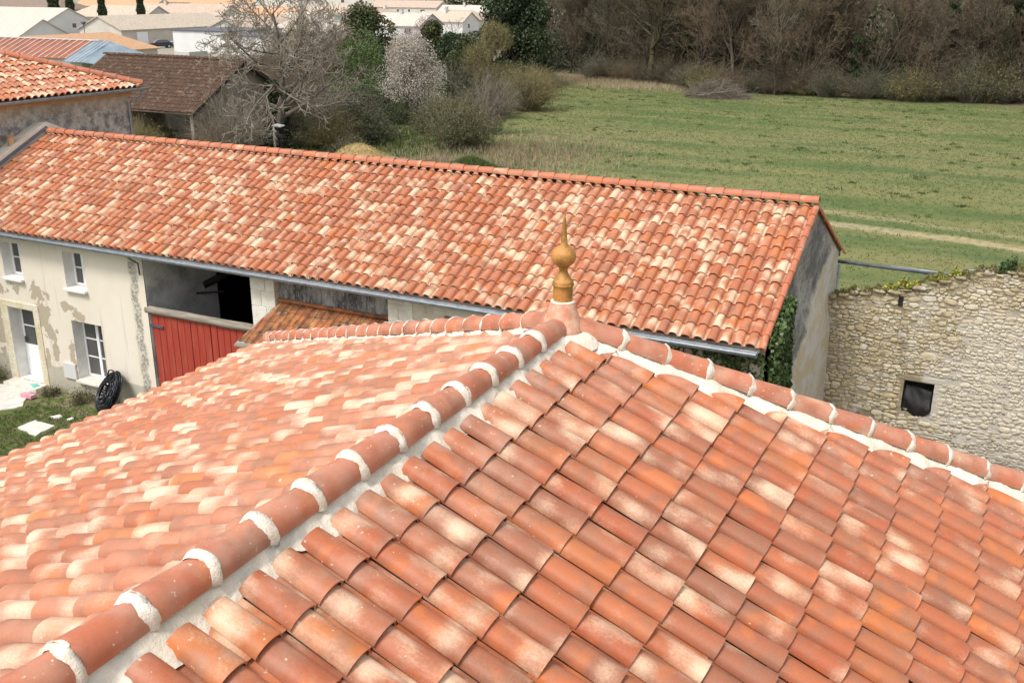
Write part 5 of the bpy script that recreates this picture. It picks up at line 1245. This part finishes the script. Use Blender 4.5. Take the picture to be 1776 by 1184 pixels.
leafy('evergreen_tree', 'round dark evergreen in front of the village, right of the walnut top', 'tree', (-71.9, 104.7, 0), 4.5, 8.3, 20000, 0.30, 'leaf_mid', 211, lumps=26)
leafy('green_shrub', 'fresh green feathery shrub left of the white blossom', 'shrub', (-54.6, 79.0, 0), 3.9, 6.6, 22000, 0.17, 'leaf_green', 212, lumps=18, twigs=('twig_olive', 500, 1.0), aspect=0.6)
leafy('blossom_tree', 'large bush covered in white blossom', 'tree', (-47.5, 75.4, 0), 3.3, 7.0, 19000, 0.10, 'blossom', 213, lumps=22, base=0.30, twigs=('twig_pale', 1500, 1.1), barkm='bark_dark')
leafy('ivy_tree', 'dark ivy smothered stump of a tree right of the blossom', 'tree', (-59.0, 103.4, 0), 3.0, 5.8, 14000, 0.24, 'leaf_dark', 214, lumps=20, base=0.02, top=0.3)
leafy('evergreen_tree', 'small dark evergreen above the blossom bush', 'tree', (-69.6, 115.5, 0), 2.3, 6.4, 9000, 0.28, 'leaf_mid', 215, lumps=18, base=0.02, top=0.3)
leafy('olive_shrub', 'loose olive brown shrub at the foot of the tallest evergreen', 'shrub', (-49.3, 93.1, 0), 3.0, 7.4, 9000, 0.13, 'leaf_olive', 216, lumps=16, twigs=('twig_olive', 2600, 1.3))
leafy('tall_evergreen', 'tallest dark evergreen tree at the corner of the field', 'tree', (-53.2, 107.0, 0), 4.6, 11.8, 28000, 0.32, 'leaf_dark', 217, lumps=30, base=0.08, top=0.4)
twig_bush('bramble_patch', 'dull green bramble mound behind the long roof, below the green shrub', 'bramble', (-44.0, 62.2, 0), 3.6, 3.2, 230, 'twig_grey', 218, 'leaf_bramble', 14000, 0.13, rr=0.024)
twig_bush('willow_bush', 'round twiggy grey green bush nearest the ridge, at the field corner', 'bush', (-35.6, 62.9, 0), 2.5, 3.6, 320, 'twig_olive', 219, 'leaf_bramble', 12000, 0.11, rr=0.022)
twig_bush('bush', 'thin leafless stems rising behind the round twiggy bush', 'bush', (-37.5, 70.0, 0), 2.2, 5.4, 70, 'twig_grey', 220, rr=0.032)
twig_bush('bush', 'small shadowed scrub under the blossoming bush', 'bush', (-46.5, 72.0, 0), 2.0, 2.0, 120, 'twig_brown', 221, 'leaf_dark', 3500, 0.12, rr=0.012)
twig_bush('hazel_bush', 'yellow green catkin bush against the barn eave', 'bush', (-58.6, 49.3, 0), 1.7, 2.9, 240, 'twig_olive', 222, 'leaf_olive', 5000, 0.07)
twig_bush('hazel_bush', 'brown and green scrub below the barn gable', 'bush', (-51.5, 48.2, 0), 2.6, 2.9, 300, 'twig_olive', 223, 'leaf_olive', 4500, 0.07)
twig_bush('hazel_bush', 'pale twiggy scrub between barn and walnut', 'bush', (-46.6, 49.6, 0), 2.4, 3.0, 260, 'twig_brown', 229, 'leaf_olive', 1500, 0.06)
tm, cm = bare_tree_meshes(224, height=8.5, trunk_r=0.14, nch=(16, 8, 6, 4), ratio=(0.45, 0.5, 0.5, 0.5), first=0.08, gnarl=0.14, rmin=0.011)
make_tree('brown_tree', 'dense leafless brown tree right of the walnut', 'tree', (-57.9, 76.5, 0), tm, cm, M['bark_dark'], M['twig_brown'])
make_tree('brown_tree', 'leafless brown tree partly hidden behind the walnut crown', 'tree', (-64.0, 74.0, 0), tm, cm, M['bark_dark'], M['twig_brown'], rot=2.0, scale=0.9)
leafy('yellow_tree', 'yellow green budding tree behind the walnut crown', 'tree', (-74.0, 95.0, 0), 2.2, 7.4, 6000, 0.14, 'leaf_yellow', 225, lumps=12, twigs=('twig_olive', 700, 1.2))
tm, cm = bare_tree_meshes(226, height=9.5, trunk_r=0.12, nch=(8, 5, 3), ratio=(0.6, 0.5, 0.5), ang=(35, 40, 45), first=0.2, gnarl=0.12, rmin=0.022, trunk_frac=0.5)
make_tree('bare_sapling', 'slender leafless tree in front of the pale gabled house', 'tree', (-74.1, 129.9, 0), tm, cm, M['bark'], M['twig_pale'])
leafy('plum_tree', 'mauve flowering tree just above the white blossom', 'tree', (-84.6, 137.4, 0), 3.2, 7.0, 5000, 0.16, 'blossom_pink', 227, lumps=14, twigs=('twig_red', 500, 1.3))
def cypress(lab, x, y, rad, h, seed):
    q_ = np.random.default_rng(seed); t = empty('cypress', (x, y, 0), lab, 'tree', 'cypresses behind the white gables'); n = 5000
    zz = q_.random(n)*h; prof = rad*np.interp(zz/h, [0, .08, .35, .8, 1], [.75, 1, 1, .6, .08])*(0.85+0.12*np.sin(zz*2.1+seed)); a = q_.random(n)*6.28; rr = prof*np.sqrt(0.35+0.65*q_.random(n))
    V, F, RN = leaf_mesh('crown', np.stack([np.cos(a)*rr, np.sin(a)*rr, zz], 1), 0.5, seed, 0.8); link('crown', np_mesh('crown', V, [F], False, {'trnd': RN}), M['leaf_dark'], t, world=False)
    m = MB(); m.tube([(0, 0, 0), (0, 0, h*.7)], 0.15, 6); m.build('trunk', M['bark_dark'], None).parent = t
for (x, y, h, lab) in ((-211.8, 178.4, 12.5, 'broad dark cypress, leftmost of the cypress row'), (-208.5, 180.3, 12.5, 'second dark cypress from the left, behind the white gables'), (-204.3, 186.0, 11.8, 'third cypress from the left, before an orange roof'), (-204.0, 198.0, 11.8, 'narrow cypress at the right end of the row')):
    cypress(lab, x, y, 1.9 if 'broad' in lab else 1.2, h, int(abs(h*10+x)))
# dense scrub between the barn, the walnut and the meadow
def filler(kind, lab, x, y, rad, h, seed, mat, leaf, nl, ls=0.11, n=None, rr=0.034, group=None):
    return twig_bush(kind, lab, 'bush', (x, y, 0), rad, h, n or int(55*rad*h**0.5), mat, seed, leaf, nl, ls, rr=rr, arch=0.45, group=group)
filler('scrub', 'pale brown twiggy scrub hanging in front of the barn gable', -47.0, 52.2, 2.8, 4.4, 401, 'twig_pale', 'leaf_olive', 900, rr=0.03)
filler('scrub', 'olive scrub at the open front corner of the barn', -53.2, 49.4, 2.2, 2.7, 402, 'twig_olive', 'leaf_olive', 3500, 0.08)
filler('scrub', 'grey scrub under the left limbs of the walnut', -49.5, 55.0, 2.6, 3.8, 403, 'twig_grey', 'leaf_bramble', 2500)
filler('scrub', 'grey green scrub right under the right limbs of the walnut', -46.0, 64.5, 3.0, 3.2, 404, 'twig_grey', 'leaf_bramble', 5000)
filler('scrub', 'brown twig scrub filling the gap behind the walnut trunk', -53.0, 66.0, 3.4, 5.6, 405, 'twig_brown', None, 0)
filler('scrub', 'dense grey thicket between walnut and green shrub', -52.0, 72.0, 3.0, 2.6, 406, 'twig_grey', 'leaf_bramble', 5000)
filler('scrub', 'tall brown thicket left of the dark evergreen', -68.0, 88.0, 4.0, 8.0, 407, 'twig_brown', None, 0, rr=0.045)
filler('scrub', 'low dark thicket at the foot of the green shrub', -50.0, 72.5, 2.6, 2.8, 408, 'twig_grey', 'leaf_dark', 4500, 0.13)
filler('scrub', 'brown thicket at the foot of the white blossom', -42.8, 73.5, 2.6, 2.6, 409, 'twig_brown', 'leaf_bramble', 2500)
filler('scrub', 'grey green thicket between blossom and willow bush', -42.5, 80.0, 3.0, 3.8, 410, 'twig_grey', 'leaf_bramble', 6500)
filler('scrub', 'dark thicket under the ivy smothered tree', -52.0, 93.0, 3.2, 3.6, 411, 'twig_grey', 'leaf_dark', 9000, 0.15)
filler('scrub', 'olive thicket at the foot of the tall evergreen', -47.0, 98.0, 2.8, 3.2, 412, 'twig_olive', 'leaf_olive', 4000)
filler('scrub', 'brown thicket on the meadow side of the tall evergreen', -49.5, 106.0, 2.6, 2.6, 413, 'twig_brown', 'leaf_dark', 1500)
filler('scrub', 'tangled scrub behind the small dark evergreen', -66.0, 104.0, 4.0, 5.0, 414, 'twig_brown', 'leaf_dark', 3000, 0.15, rr=0.04)
filler('scrub', 'low bramble behind the tin hut', -46.0, 59.0, 2.4, 2.2, 415, 'twig_grey', 'leaf_bramble', 5000)
filler('scrub', 'small tangled bramble left of the straw heap', -40.8, 56.6, 1.7, 1.5, 416, 'twig_brown', 'leaf_bramble', 1500)
filler('scrub', 'grey scrub along the garden line in front of the flat roofed house', -84.0, 104.0, 5.0, 5.5, 417, 'twig_grey', 'leaf_yellow', 800, rr=0.045)
leafy('laurel_bush', 'dark evergreen mass under the round evergreen', 'bush', (-66.0, 97.0, 0), 3.2, 5.2, 9000, 0.26, 'leaf_dark', 418, lumps=14)
leafy('laurel_bush', 'dark leafy bush between the round evergreen and the blossom', 'bush', (-60.0, 97.0, 0), 2.6, 4.8, 7000, 0.22, 'leaf_mid', 419, lumps=12)
filler('scrub', 'olive bush right of the walnut ivy, behind the tin hut', -43.6, 58.6, 2.2, 2.9, 421, 'twig_olive', 'leaf_olive', 3500, 0.10)
filler('scrub', 'pale brown tangle below the brown leafless trees', -50.5, 67.0, 3.0, 3.6, 422, 'twig_pale', 'leaf_bramble', 2500)
filler('scrub', 'green tinged bush under the right side of the white blossom', -40.8, 68.5, 2.4, 2.6, 423, 'twig_olive', 'leaf_bramble', 7000, 0.12)
filler('scrub', 'olive thicket behind the willow bush at the field edge', -41.5, 86.0, 3.0, 4.2, 424, 'twig_olive', 'leaf_olive', 5000, 0.11)
leafy('laurel_bush', 'mid green leafy bush behind the bramble mound', 'bush', (-51.0, 74.5, 0), 2.6, 3.6, 9000, 0.17, 'leaf_green', 425, lumps=12)
leafy('laurel_bush', 'dark green bush between green shrub and evergreen', 'bush', (-62.5, 88.0, 0), 3.2, 5.6, 10000, 0.2, 'leaf_mid', 426, lumps=14)
leafy('laurel_bush', 'olive leafy bush at the left foot of the tall evergreen', 'bush', (-54.5, 99.0, 0), 3.2, 6.0, 9000, 0.2, 'leaf_mid', 427, lumps=14)
# straw mound
def mound():
    r = np.random.default_rng(240); t = empty('straw_heap', (-37.7, 53.9, 0), 'heap of yellow straw and earth just behind the long roof ridge', 'straw heap')
    n = 34; V = []; ph = r.random(6)*6.28
    for j in range(n+1):
        for i in range(n+1):
            u, v = i/n*2-1, j/n*2-1; q = u*u+v*v; z = 1.55*max(0, 1-q)**0.6*(0.85+0.2*math.sin(u*3+ph[0])*math.sin(v*4+ph[1]))*(1-0.35*max(0, u))
            V.append((-37.6+u*2.6, 53.9+v*1.7, z+r.normal(0, .035)*(q < 1)-0.02))
    F = [(j*(n+1)+i, j*(n+1)+i+1, (j+1)*(n+1)+i+1, (j+1)*(n+1)+i) for j in range(n) for i in range(n)]
    link('heap', np_mesh('heap', np.array(V), [np.array(F)], True), M['straw'], t)
    C = np.array(V)[r.integers(len(V), size=5000)]; C = C[C[:, 2] > 0.1]+r.normal(0, .05, (int((C[:, 2] > 0.1).sum()), 3))
    V2, F2, RN = leaf_mesh('stalks', C, 0.16, 241, 0.25); link('stalks', np_mesh('stalks', V2, [F2], False, {'trnd': RN}), M['leaf_yellow'], t)
mound()
def mound2(x, y, rx, ry, h, label, mat, seed):
    r = np.random.default_rng(seed); n = 20; V = []
    for j in range(n+1):
        for i in range(n+1):
            u, v = i/n*2-1, j/n*2-1; q = u*u+v*v; V.append((x+u*rx, y+v*ry, h*max(0, 1-q)**0.7+r.normal(0, .03)*(q < 1)-.02))
    F = [(j*(n+1)+i, j*(n+1)+i+1, (j+1)*(n+1)+i+1, (j+1)*(n+1)+i) for j in range(n) for i in range(n)]
    o = link('earth_heap', np_mesh('earth_heap', np.array(V), [np.array(F)], True), M[mat]); tag(o, label, 'heap')
mound2(-33.6, 51.5, 3.0, 1.2, 1.15, 'low pale earth heap right of the yellow straw', 'dirt', 243)
mound2(-30.2, 52.6, 2.0, 1.2, 0.9, 'low heap of brown rubble under the green hummock', 'dirt', 244)
# tin hut
ht = empty('tin_hut', (-46.8, 56.2, -0.35), 'tiny white roofed hut with pale post beside the ivy trunk', 'hut')
m = MB(); m.slab([(-46.6, 55.9, 1.75), (-45.7, 55.9, 1.68), (-45.7, 56.6, 1.72), (-46.6, 56.6, 1.8)], 0.06); m.build('roof', M['v_white'], ht)
m = MB(); m.box(-46.55, 55.95, 0, -46.36, 56.05, 1.7); m.build('post', M['v_grey'], ht)
m = MB(); m.box(-46.3, 56.4, 0, -45.8, 56.5, 1.62); m.build('wall', M['black'], ht)
for c_ in ht.children: c_.location = (0, 0, 0)
ht.scale = (0.8, 0.8, 1.0)

# ------------------------------------------------------------------ forest edge
protos = []
for i, (sd_, h, nc) in enumerate(((301, 13, (14, 8, 6, 4)), (302, 12, (16, 8, 5, 4)), (303, 14, (12, 9, 6, 4)), (304, 10, (16, 8, 6, 4)))):
    protos.append(bare_tree_meshes(sd_, height=h, trunk_r=0.20, nch=nc, ratio=(0.42, 0.52, 0.5, 0.55), ang=(48, 48, 45, 50), first=0.07, gnarl=0.15, rmin=0.016, upb=0.12, trunk_frac=0.9))
M['wood_brown'] = mat_noise('brown wood twigs', (0.185, 0.135, 0.090), (0.105, 0.080, 0.052), 0.15, 0.95, 0, 0.01)
M['wood_grey'] = mat_noise('grey wood twigs', (0.155, 0.128, 0.092), (0.090, 0.078, 0.050), 0.15, 0.95, 0, 0.01)
protos[0][1].materials.append(M['wood_brown']); protos[1][1].materials.append(M['wood_grey']); protos[2][1].materials.append(M['wood_brown']); protos[3][1].materials.append(M['wood_grey'])
for p in protos: p[0].materials.append(M['bark_dark'])
r = random.Random(33)
edge_y = lambda x: float(np.interp(x, [-60, -52, -44, -38, -33, -20, -8, 0, 14], [121, 121, 120, 117, 110.5, 111.5, 112.5, 114.5, 115]))
cols_ = ['brown', 'grey', 'olive brown', 'slim grey']
for row, (dy, n, x0, x1) in enumerate(((1.5, 18, -50, 10), (6, 17, -58, 10), (12, 17, -68, 12))):
    for i in range(n):
        x = x0+(x1-x0)*(i+r.uniform(.2, .8))/n; k = r.randrange(4)
        if row == 0 and i in (3, 9): continue
        make_tree('woodland_tree', 'leafless %s tree of the dense wood beyond the meadow' % ['brown', 'grey', 'olive brown', 'slim grey'][k], 'tree', (x, edge_y(x)+dy+r.uniform(-1.5, 1.5), 0), protos[k][0], protos[k][1], None, None,
                  group='%s trees in the wood' % cols_[k], scale=r.uniform(.8, 1.15), rot=r.uniform(0, 6.28))
# pale birch-like tree and mossy oak that stand out
tm, cm = bare_tree_meshes(311, height=9, trunk_r=0.12, nch=(9, 5, 4), ratio=(0.55, 0.5, 0.5), ang=(38, 40, 45), first=0.2, gnarl=0.10, rmin=0.022, trunk_frac=0.8)
make_tree('pale_tree', 'slender upright leafless tree standing just before the middle of the wood', 'tree', (-24.6, 110.8, 0), tm, cm, M['bark_dark'], M['twig_grey'])
tm, cm = bare_tree_meshes(312, height=13, trunk_r=0.42, lean=(0.05, 0, 0), nch=(12, 8, 5), ratio=(0.6, 0.5, 0.5), ang=(75, 50, 45), first=0.3, gnarl=0.20, rmin=0.03, trunk_frac=0.9)
M['moss_bark'] = mat_noise('mossy dark bark', (0.085, 0.075, 0.035), (0.045, 0.04, 0.028), 1, 0.95, 0.4, 0.02)
make_tree('oak_tree', 'mossy dark oak with spreading limbs at the left end of the wood', 'tree', (-41.0, 118.0, 0), tm, cm, M['moss_bark'], M['moss_bark'])
# ivy covered trunks
for i, (x, y, h, w, lab) in enumerate(((-17.1, 112.6, 6.2, .75, 'ivy column standing forward of the wood'), (-27.0, 114.2, 9.5, .8, 'ivy clad trunk left of the pale tree'), (-21.6, 115.5, 11, .8, 'ivy clad trunk behind the pale tree'), (-12.8, 116, 12, 1.5, 'broad ivy clad trunk right of the ivy column'), (-3.0, 117.5, 11.5, 1.9, 'widest ivy clad trunk near the right edge'), (-8.3, 116.5, 11.5, .9, 'thin ivy clad trunk in the right part of the wood'), (-37.0, 120, 12, .9, 'ivy clad trunk right of the mossy oak'), (-32.6, 116, 12, .7, 'narrow ivy clad trunk behind the brush pile'))):
    leafy('ivy_covered_tree', lab, 'tree', (x, y, 0), w, h, int(2500*w*h/6), 0.24, 'leaf_dark', 320+i, lumps=int(h*1.6), base=0.03, top=0.15)
# undergrowth at the wood's edge
hues = [('twig_brown', 'leaf_olive', 800), ('twig_grey', 'leaf_bramble', 3000), ('twig_olive', 'leaf_olive', 3000), ('twig_red', None, 0), ('twig_grey', 'leaf_dark', 2500)]
desc = ['brown undergrowth bush with few olive leaves', 'grey green bramble bush', 'olive leaved undergrowth bush', 'light brown leafless undergrowth bush', 'dark leaved undergrowth bush']
ub = []
for k, (a, b, c) in enumerate(hues):
    t = twig_bush('undergrowth_bush', desc[k]+' at the edge of the wood', 'bush', (0, 0, 0), 2.4, 3.8, 230, a, 340+k, b, c, 0.13, group=desc[k], rr=0.017, arch=0.5); ub.append([t, False])
for i in range(46):
    x = -50+62*(i+r.uniform(.1, .9))/46; k = r.choice([0, 0, 1, 2, 3, 4, 4]) if x < -12 else r.choice([0, 1, 1, 4, 2])
    t = ub[k][0] if not ub[k][1] else copy_tree(ub[k][0]); ub[k][1] = True
    s = r.uniform(.6, 1.25); t.location = (x, edge_y(x)+r.uniform(-.8, 2.6), 0); t.scale = (s, s, s*r.uniform(.7, 1.2)); t.rotation_euler = (0, 0, r.uniform(0, 6.28))
# twig thicket filling the depth of the wood
def thicket():
    q = np.random.default_rng(360); sg = []
    n = 40000; x = q.uniform(-78, 24, n); y = np.array([edge_y(a) for a in x])+3+q.random(n)**1.1*46; z = q.random(n)**1.1*12
    d = q.normal(size=(n, 3)); d[:, 2] = np.abs(d[:, 2])+0.5; d /= np.linalg.norm(d, axis=1)[:, None]; L = q.uniform(.8, 2.2, n)[:, None]
    p0 = np.stack([x, y, z], 1); p1 = p0+d*L; w = q.uniform(.02, .045, n)
    S = np.concatenate([p0, p1, w[:, None], w[:, None]*.5], axis=1)
    S = S[S[:, 0] > -0.50*S[:, 1]]
    V, F = tubes(S, 3); o = link('wood_thicket', np_mesh('wood_thicket', V, [F], False), M['wood_grey']); tag(o, 'tangle of leafless branches filling the depth of the wood', 'thicket', kind='stuff')
    n = 60000; x = q.uniform(-75, 24, n); x = x+2.5*np.sin(x*0.9); y = np.array([edge_y(a) for a in x])+5+q.random(n)**1.4*34; z = q.random(n)**1.5*10*(0.55+0.45*np.sin(x*0.7)**2)
    k_ = x > -0.475*y; x, y, z = x[k_], y[k_], z[k_]
    V, F, RN = leaf_mesh('l', np.stack([x, y, z], 1), 0.38, 361); o = link('wood_foliage', np_mesh('wood_foliage', V, [F], False, {'trnd': RN}), M['leaf_dark']); tag(o, 'dark ivy and evergreen leaves deep in the wood', 'foliage', kind='stuff')
thicket()
# brush pile
def brush():
    q = np.random.default_rng(370); n = 1500; a = q.random(n)*6.28; rr = np.sqrt(q.random(n)); x = np.cos(a)*rr*3.1; y = np.sin(a)*rr*1.7; z = 1.9*(1-rr**2)*q.random(n)
    d = q.normal(size=(n, 3)); d[:, 2] *= .45; d /= np.linalg.norm(d, axis=1)[:, None]; L = q.uniform(.6, 1.8, n)[:, None]; p0 = np.stack([x, y, np.maximum(z, .05)], 1); p1 = p0+d*L; p1[:, 2] = np.maximum(p1[:, 2], .02)
    V, F = tubes(np.concatenate([p0, p1, np.full((n, 1), .022), np.full((n, 1), .012)], 1), 3); me = np_mesh('brush_pile', V, [F], False)
    o = link('brush_pile', me, M['twig_grey']); o.location = (-29.4, 105.6, 0); tag(o, 'heap of cut branches lying in the meadow at the edge of the wood', 'brush pile')
    S = [(-1.5, -1.5, .3, 2.4, -1.2, 1.0, .05, .02), (.6, -1.3, .7, 1.0, -1.0, 2.0, .04, .02), (-.5, -1.6, .3, .9, -1.4, 1.3, .04, .02)]
    V, F = tubes(S, 5); o2 = link('branch', np_mesh('branch', V, [F], True), M['twig_pale'], o, world=False)
brush()

# ------------------------------------------------------------------ ground and grass
def ground():
    m = MB(); m.poly([(-1500, -300, 0), (900, -300, 0), (900, 2200, 0), (-1500, 2200, 0)]); o = m.build('ground', M['ground']); tag(o, kind='structure')
ground()
gd = MB(); gd.box(-520, 520, 0, 60, 530, 9); 
def far_hedge():
    q = np.random.default_rng(380); n = 14000; x = q.uniform(-420, -60, n); C = np.stack([x, 470+q.uniform(0, 12, n), q.random(n)*7.5], 1)
    V, F, RN = leaf_mesh('l', C, 1.6, 381); o = link('far_hedgerow', np_mesh('far_hedgerow', V, [F], False, {'trnd': RN}), M['leaf_mid']); tag(o, 'dark green hedgerow far beyond the village', 'hedgerow', kind='stuff')
far_hedge()
def blades(name, label, mat, pts, h, w, seed, per=3):
    q = np.random.default_rng(seed); n = len(pts)*per; P = np.repeat(pts, per, axis=0)+np.concatenate([q.normal(0, w*1.2, (n, 2)), np.zeros((n, 1))], 1)
    a = q.random(n)*6.28; dx = np.stack([np.cos(a), np.sin(a), np.zeros(n)], 1)*w*(0.5+q.random(n))[:, None]*0.5; hh = h*(0.4+0.9*q.random(n)); tip = P+np.stack([q.normal(0, h*.35, n), q.normal(0, h*.35, n), hh], 1)
    V = np.stack([P-dx, P+dx, tip], 1).reshape(-1, 3); F = np.arange(3*n).reshape(n, 3)
    patch = np.repeat(np.clip(0.5+0.35*np.sin(pts[:, 0]*0.31+1)+0.3*np.sin(pts[:, 1]*0.47), 0, 1), per)
    rn = np.clip(0.55*q.random(n)+0.45*patch, 0, 1); RN = np.repeat(np.stack([rn]*3, 1), 3, axis=0)
    o = link(name, np_mesh(name, V, [F], False, {'trnd': RN}), M[mat]); tag(o, label, 'grass', kind='stuff'); return o
q = np.random.default_rng(390)
def field_pts(n, y0=29, y1=112):
    y = y0+(y1-y0)*q.random(n)**0.75; x = q.uniform(-62, 14, n); P = np.stack([x, y, np.zeros(n)], 1)
    ok = (x > -0.42*y-9.5) & (y < 110.5-0.12*x) & ~((np.abs(y+0.17*x-49.2) < 0.6) & (x > -10)) ; return P[ok]
blades('grass', 'short meadow grass', 'grass', field_pts(110000), 0.06, 0.05, 391, 3)
tf = field_pts(380); sp_ = np.repeat(q.uniform(.08, .3, (len(tf), 1)), 14, axis=0); tp = np.repeat(tf, 14, axis=0)+np.concatenate([q.normal(0, 1, (len(tf)*14, 2))*sp_, np.zeros((len(tf)*14, 1))], 1)
blades('grass_tufts', 'darker grass tufts dotted over the meadow', 'grass_tuft', tp, 0.13, 0.06, 392, 3)
yp = np.stack([q.uniform(-27, -16, 26000), q.uniform(12.2, 18.1, 26000), np.zeros(26000)], 1)
ok = ~((yp[:, 0] > -22.4) & (yp[:, 0] < -21.4) & (yp[:, 1] > 15.7) & (yp[:, 1] < 16.4)) & ~((yp[:, 0] < -23.3) & (yp[:, 1] > 16.2)) & (q.random(26000) < np.clip((18.0-yp[:, 1])*0.9, 0.12, 1))
blades('grass', 'short mossy grass of the yard', 'grass', yp[ok], 0.045, 0.018, 393, 4)
dp_ = np.concatenate([np.stack([q.normal(-31, 3.5, 3000), q.normal(61, 5, 3000), np.zeros(3000)], 1), np.stack([q.uniform(-56, -32, 3500), q.uniform(108, 121, 3500), np.zeros(3500)], 1), np.stack([q.normal(-33.5, 1.0, 900), q.normal(56.5, .8, 900), np.zeros(900)], 1)])
blades('dry_weeds', 'dry straw coloured weeds between bushes and meadow', 'dry_grass', dp_, 0.5, 0.04, 394, 2)
lp = np.stack([q.uniform(-62, -28, 22000), q.uniform(46, 100, 22000), np.zeros(22000)], 1); lp = lp[lp[:, 0] < -0.42*lp[:, 1]-7]
blades('grass', 'rank grass under the bushes and trees', 'grass_tuft', lp, 0.35, 0.06, 395, 3)
hp_ = np.stack([q.normal(-30.4, 1.2, 4000), q.normal(55.0, .7, 4000), np.zeros(4000)], 1); hp_[:, 2] = 0.75*np.exp(-((hp_[:, 0]+30.4)/1.4)**2-((hp_[:, 1]-55)/.9)**2)
blades('grass', 'fresh green grass hummock behind the ridge', 'grass', hp_, 0.25, 0.04, 396, 3)
dw = np.stack([q.uniform(-3.6, 4, 7000), q.uniform(22.6, 24.95, 7000), np.zeros(7000)], 1)
blades('dry_weeds', 'dry grass at the foot of the ruined wall', 'dry_grass', dw, 0.16, 0.02, 397, 2)
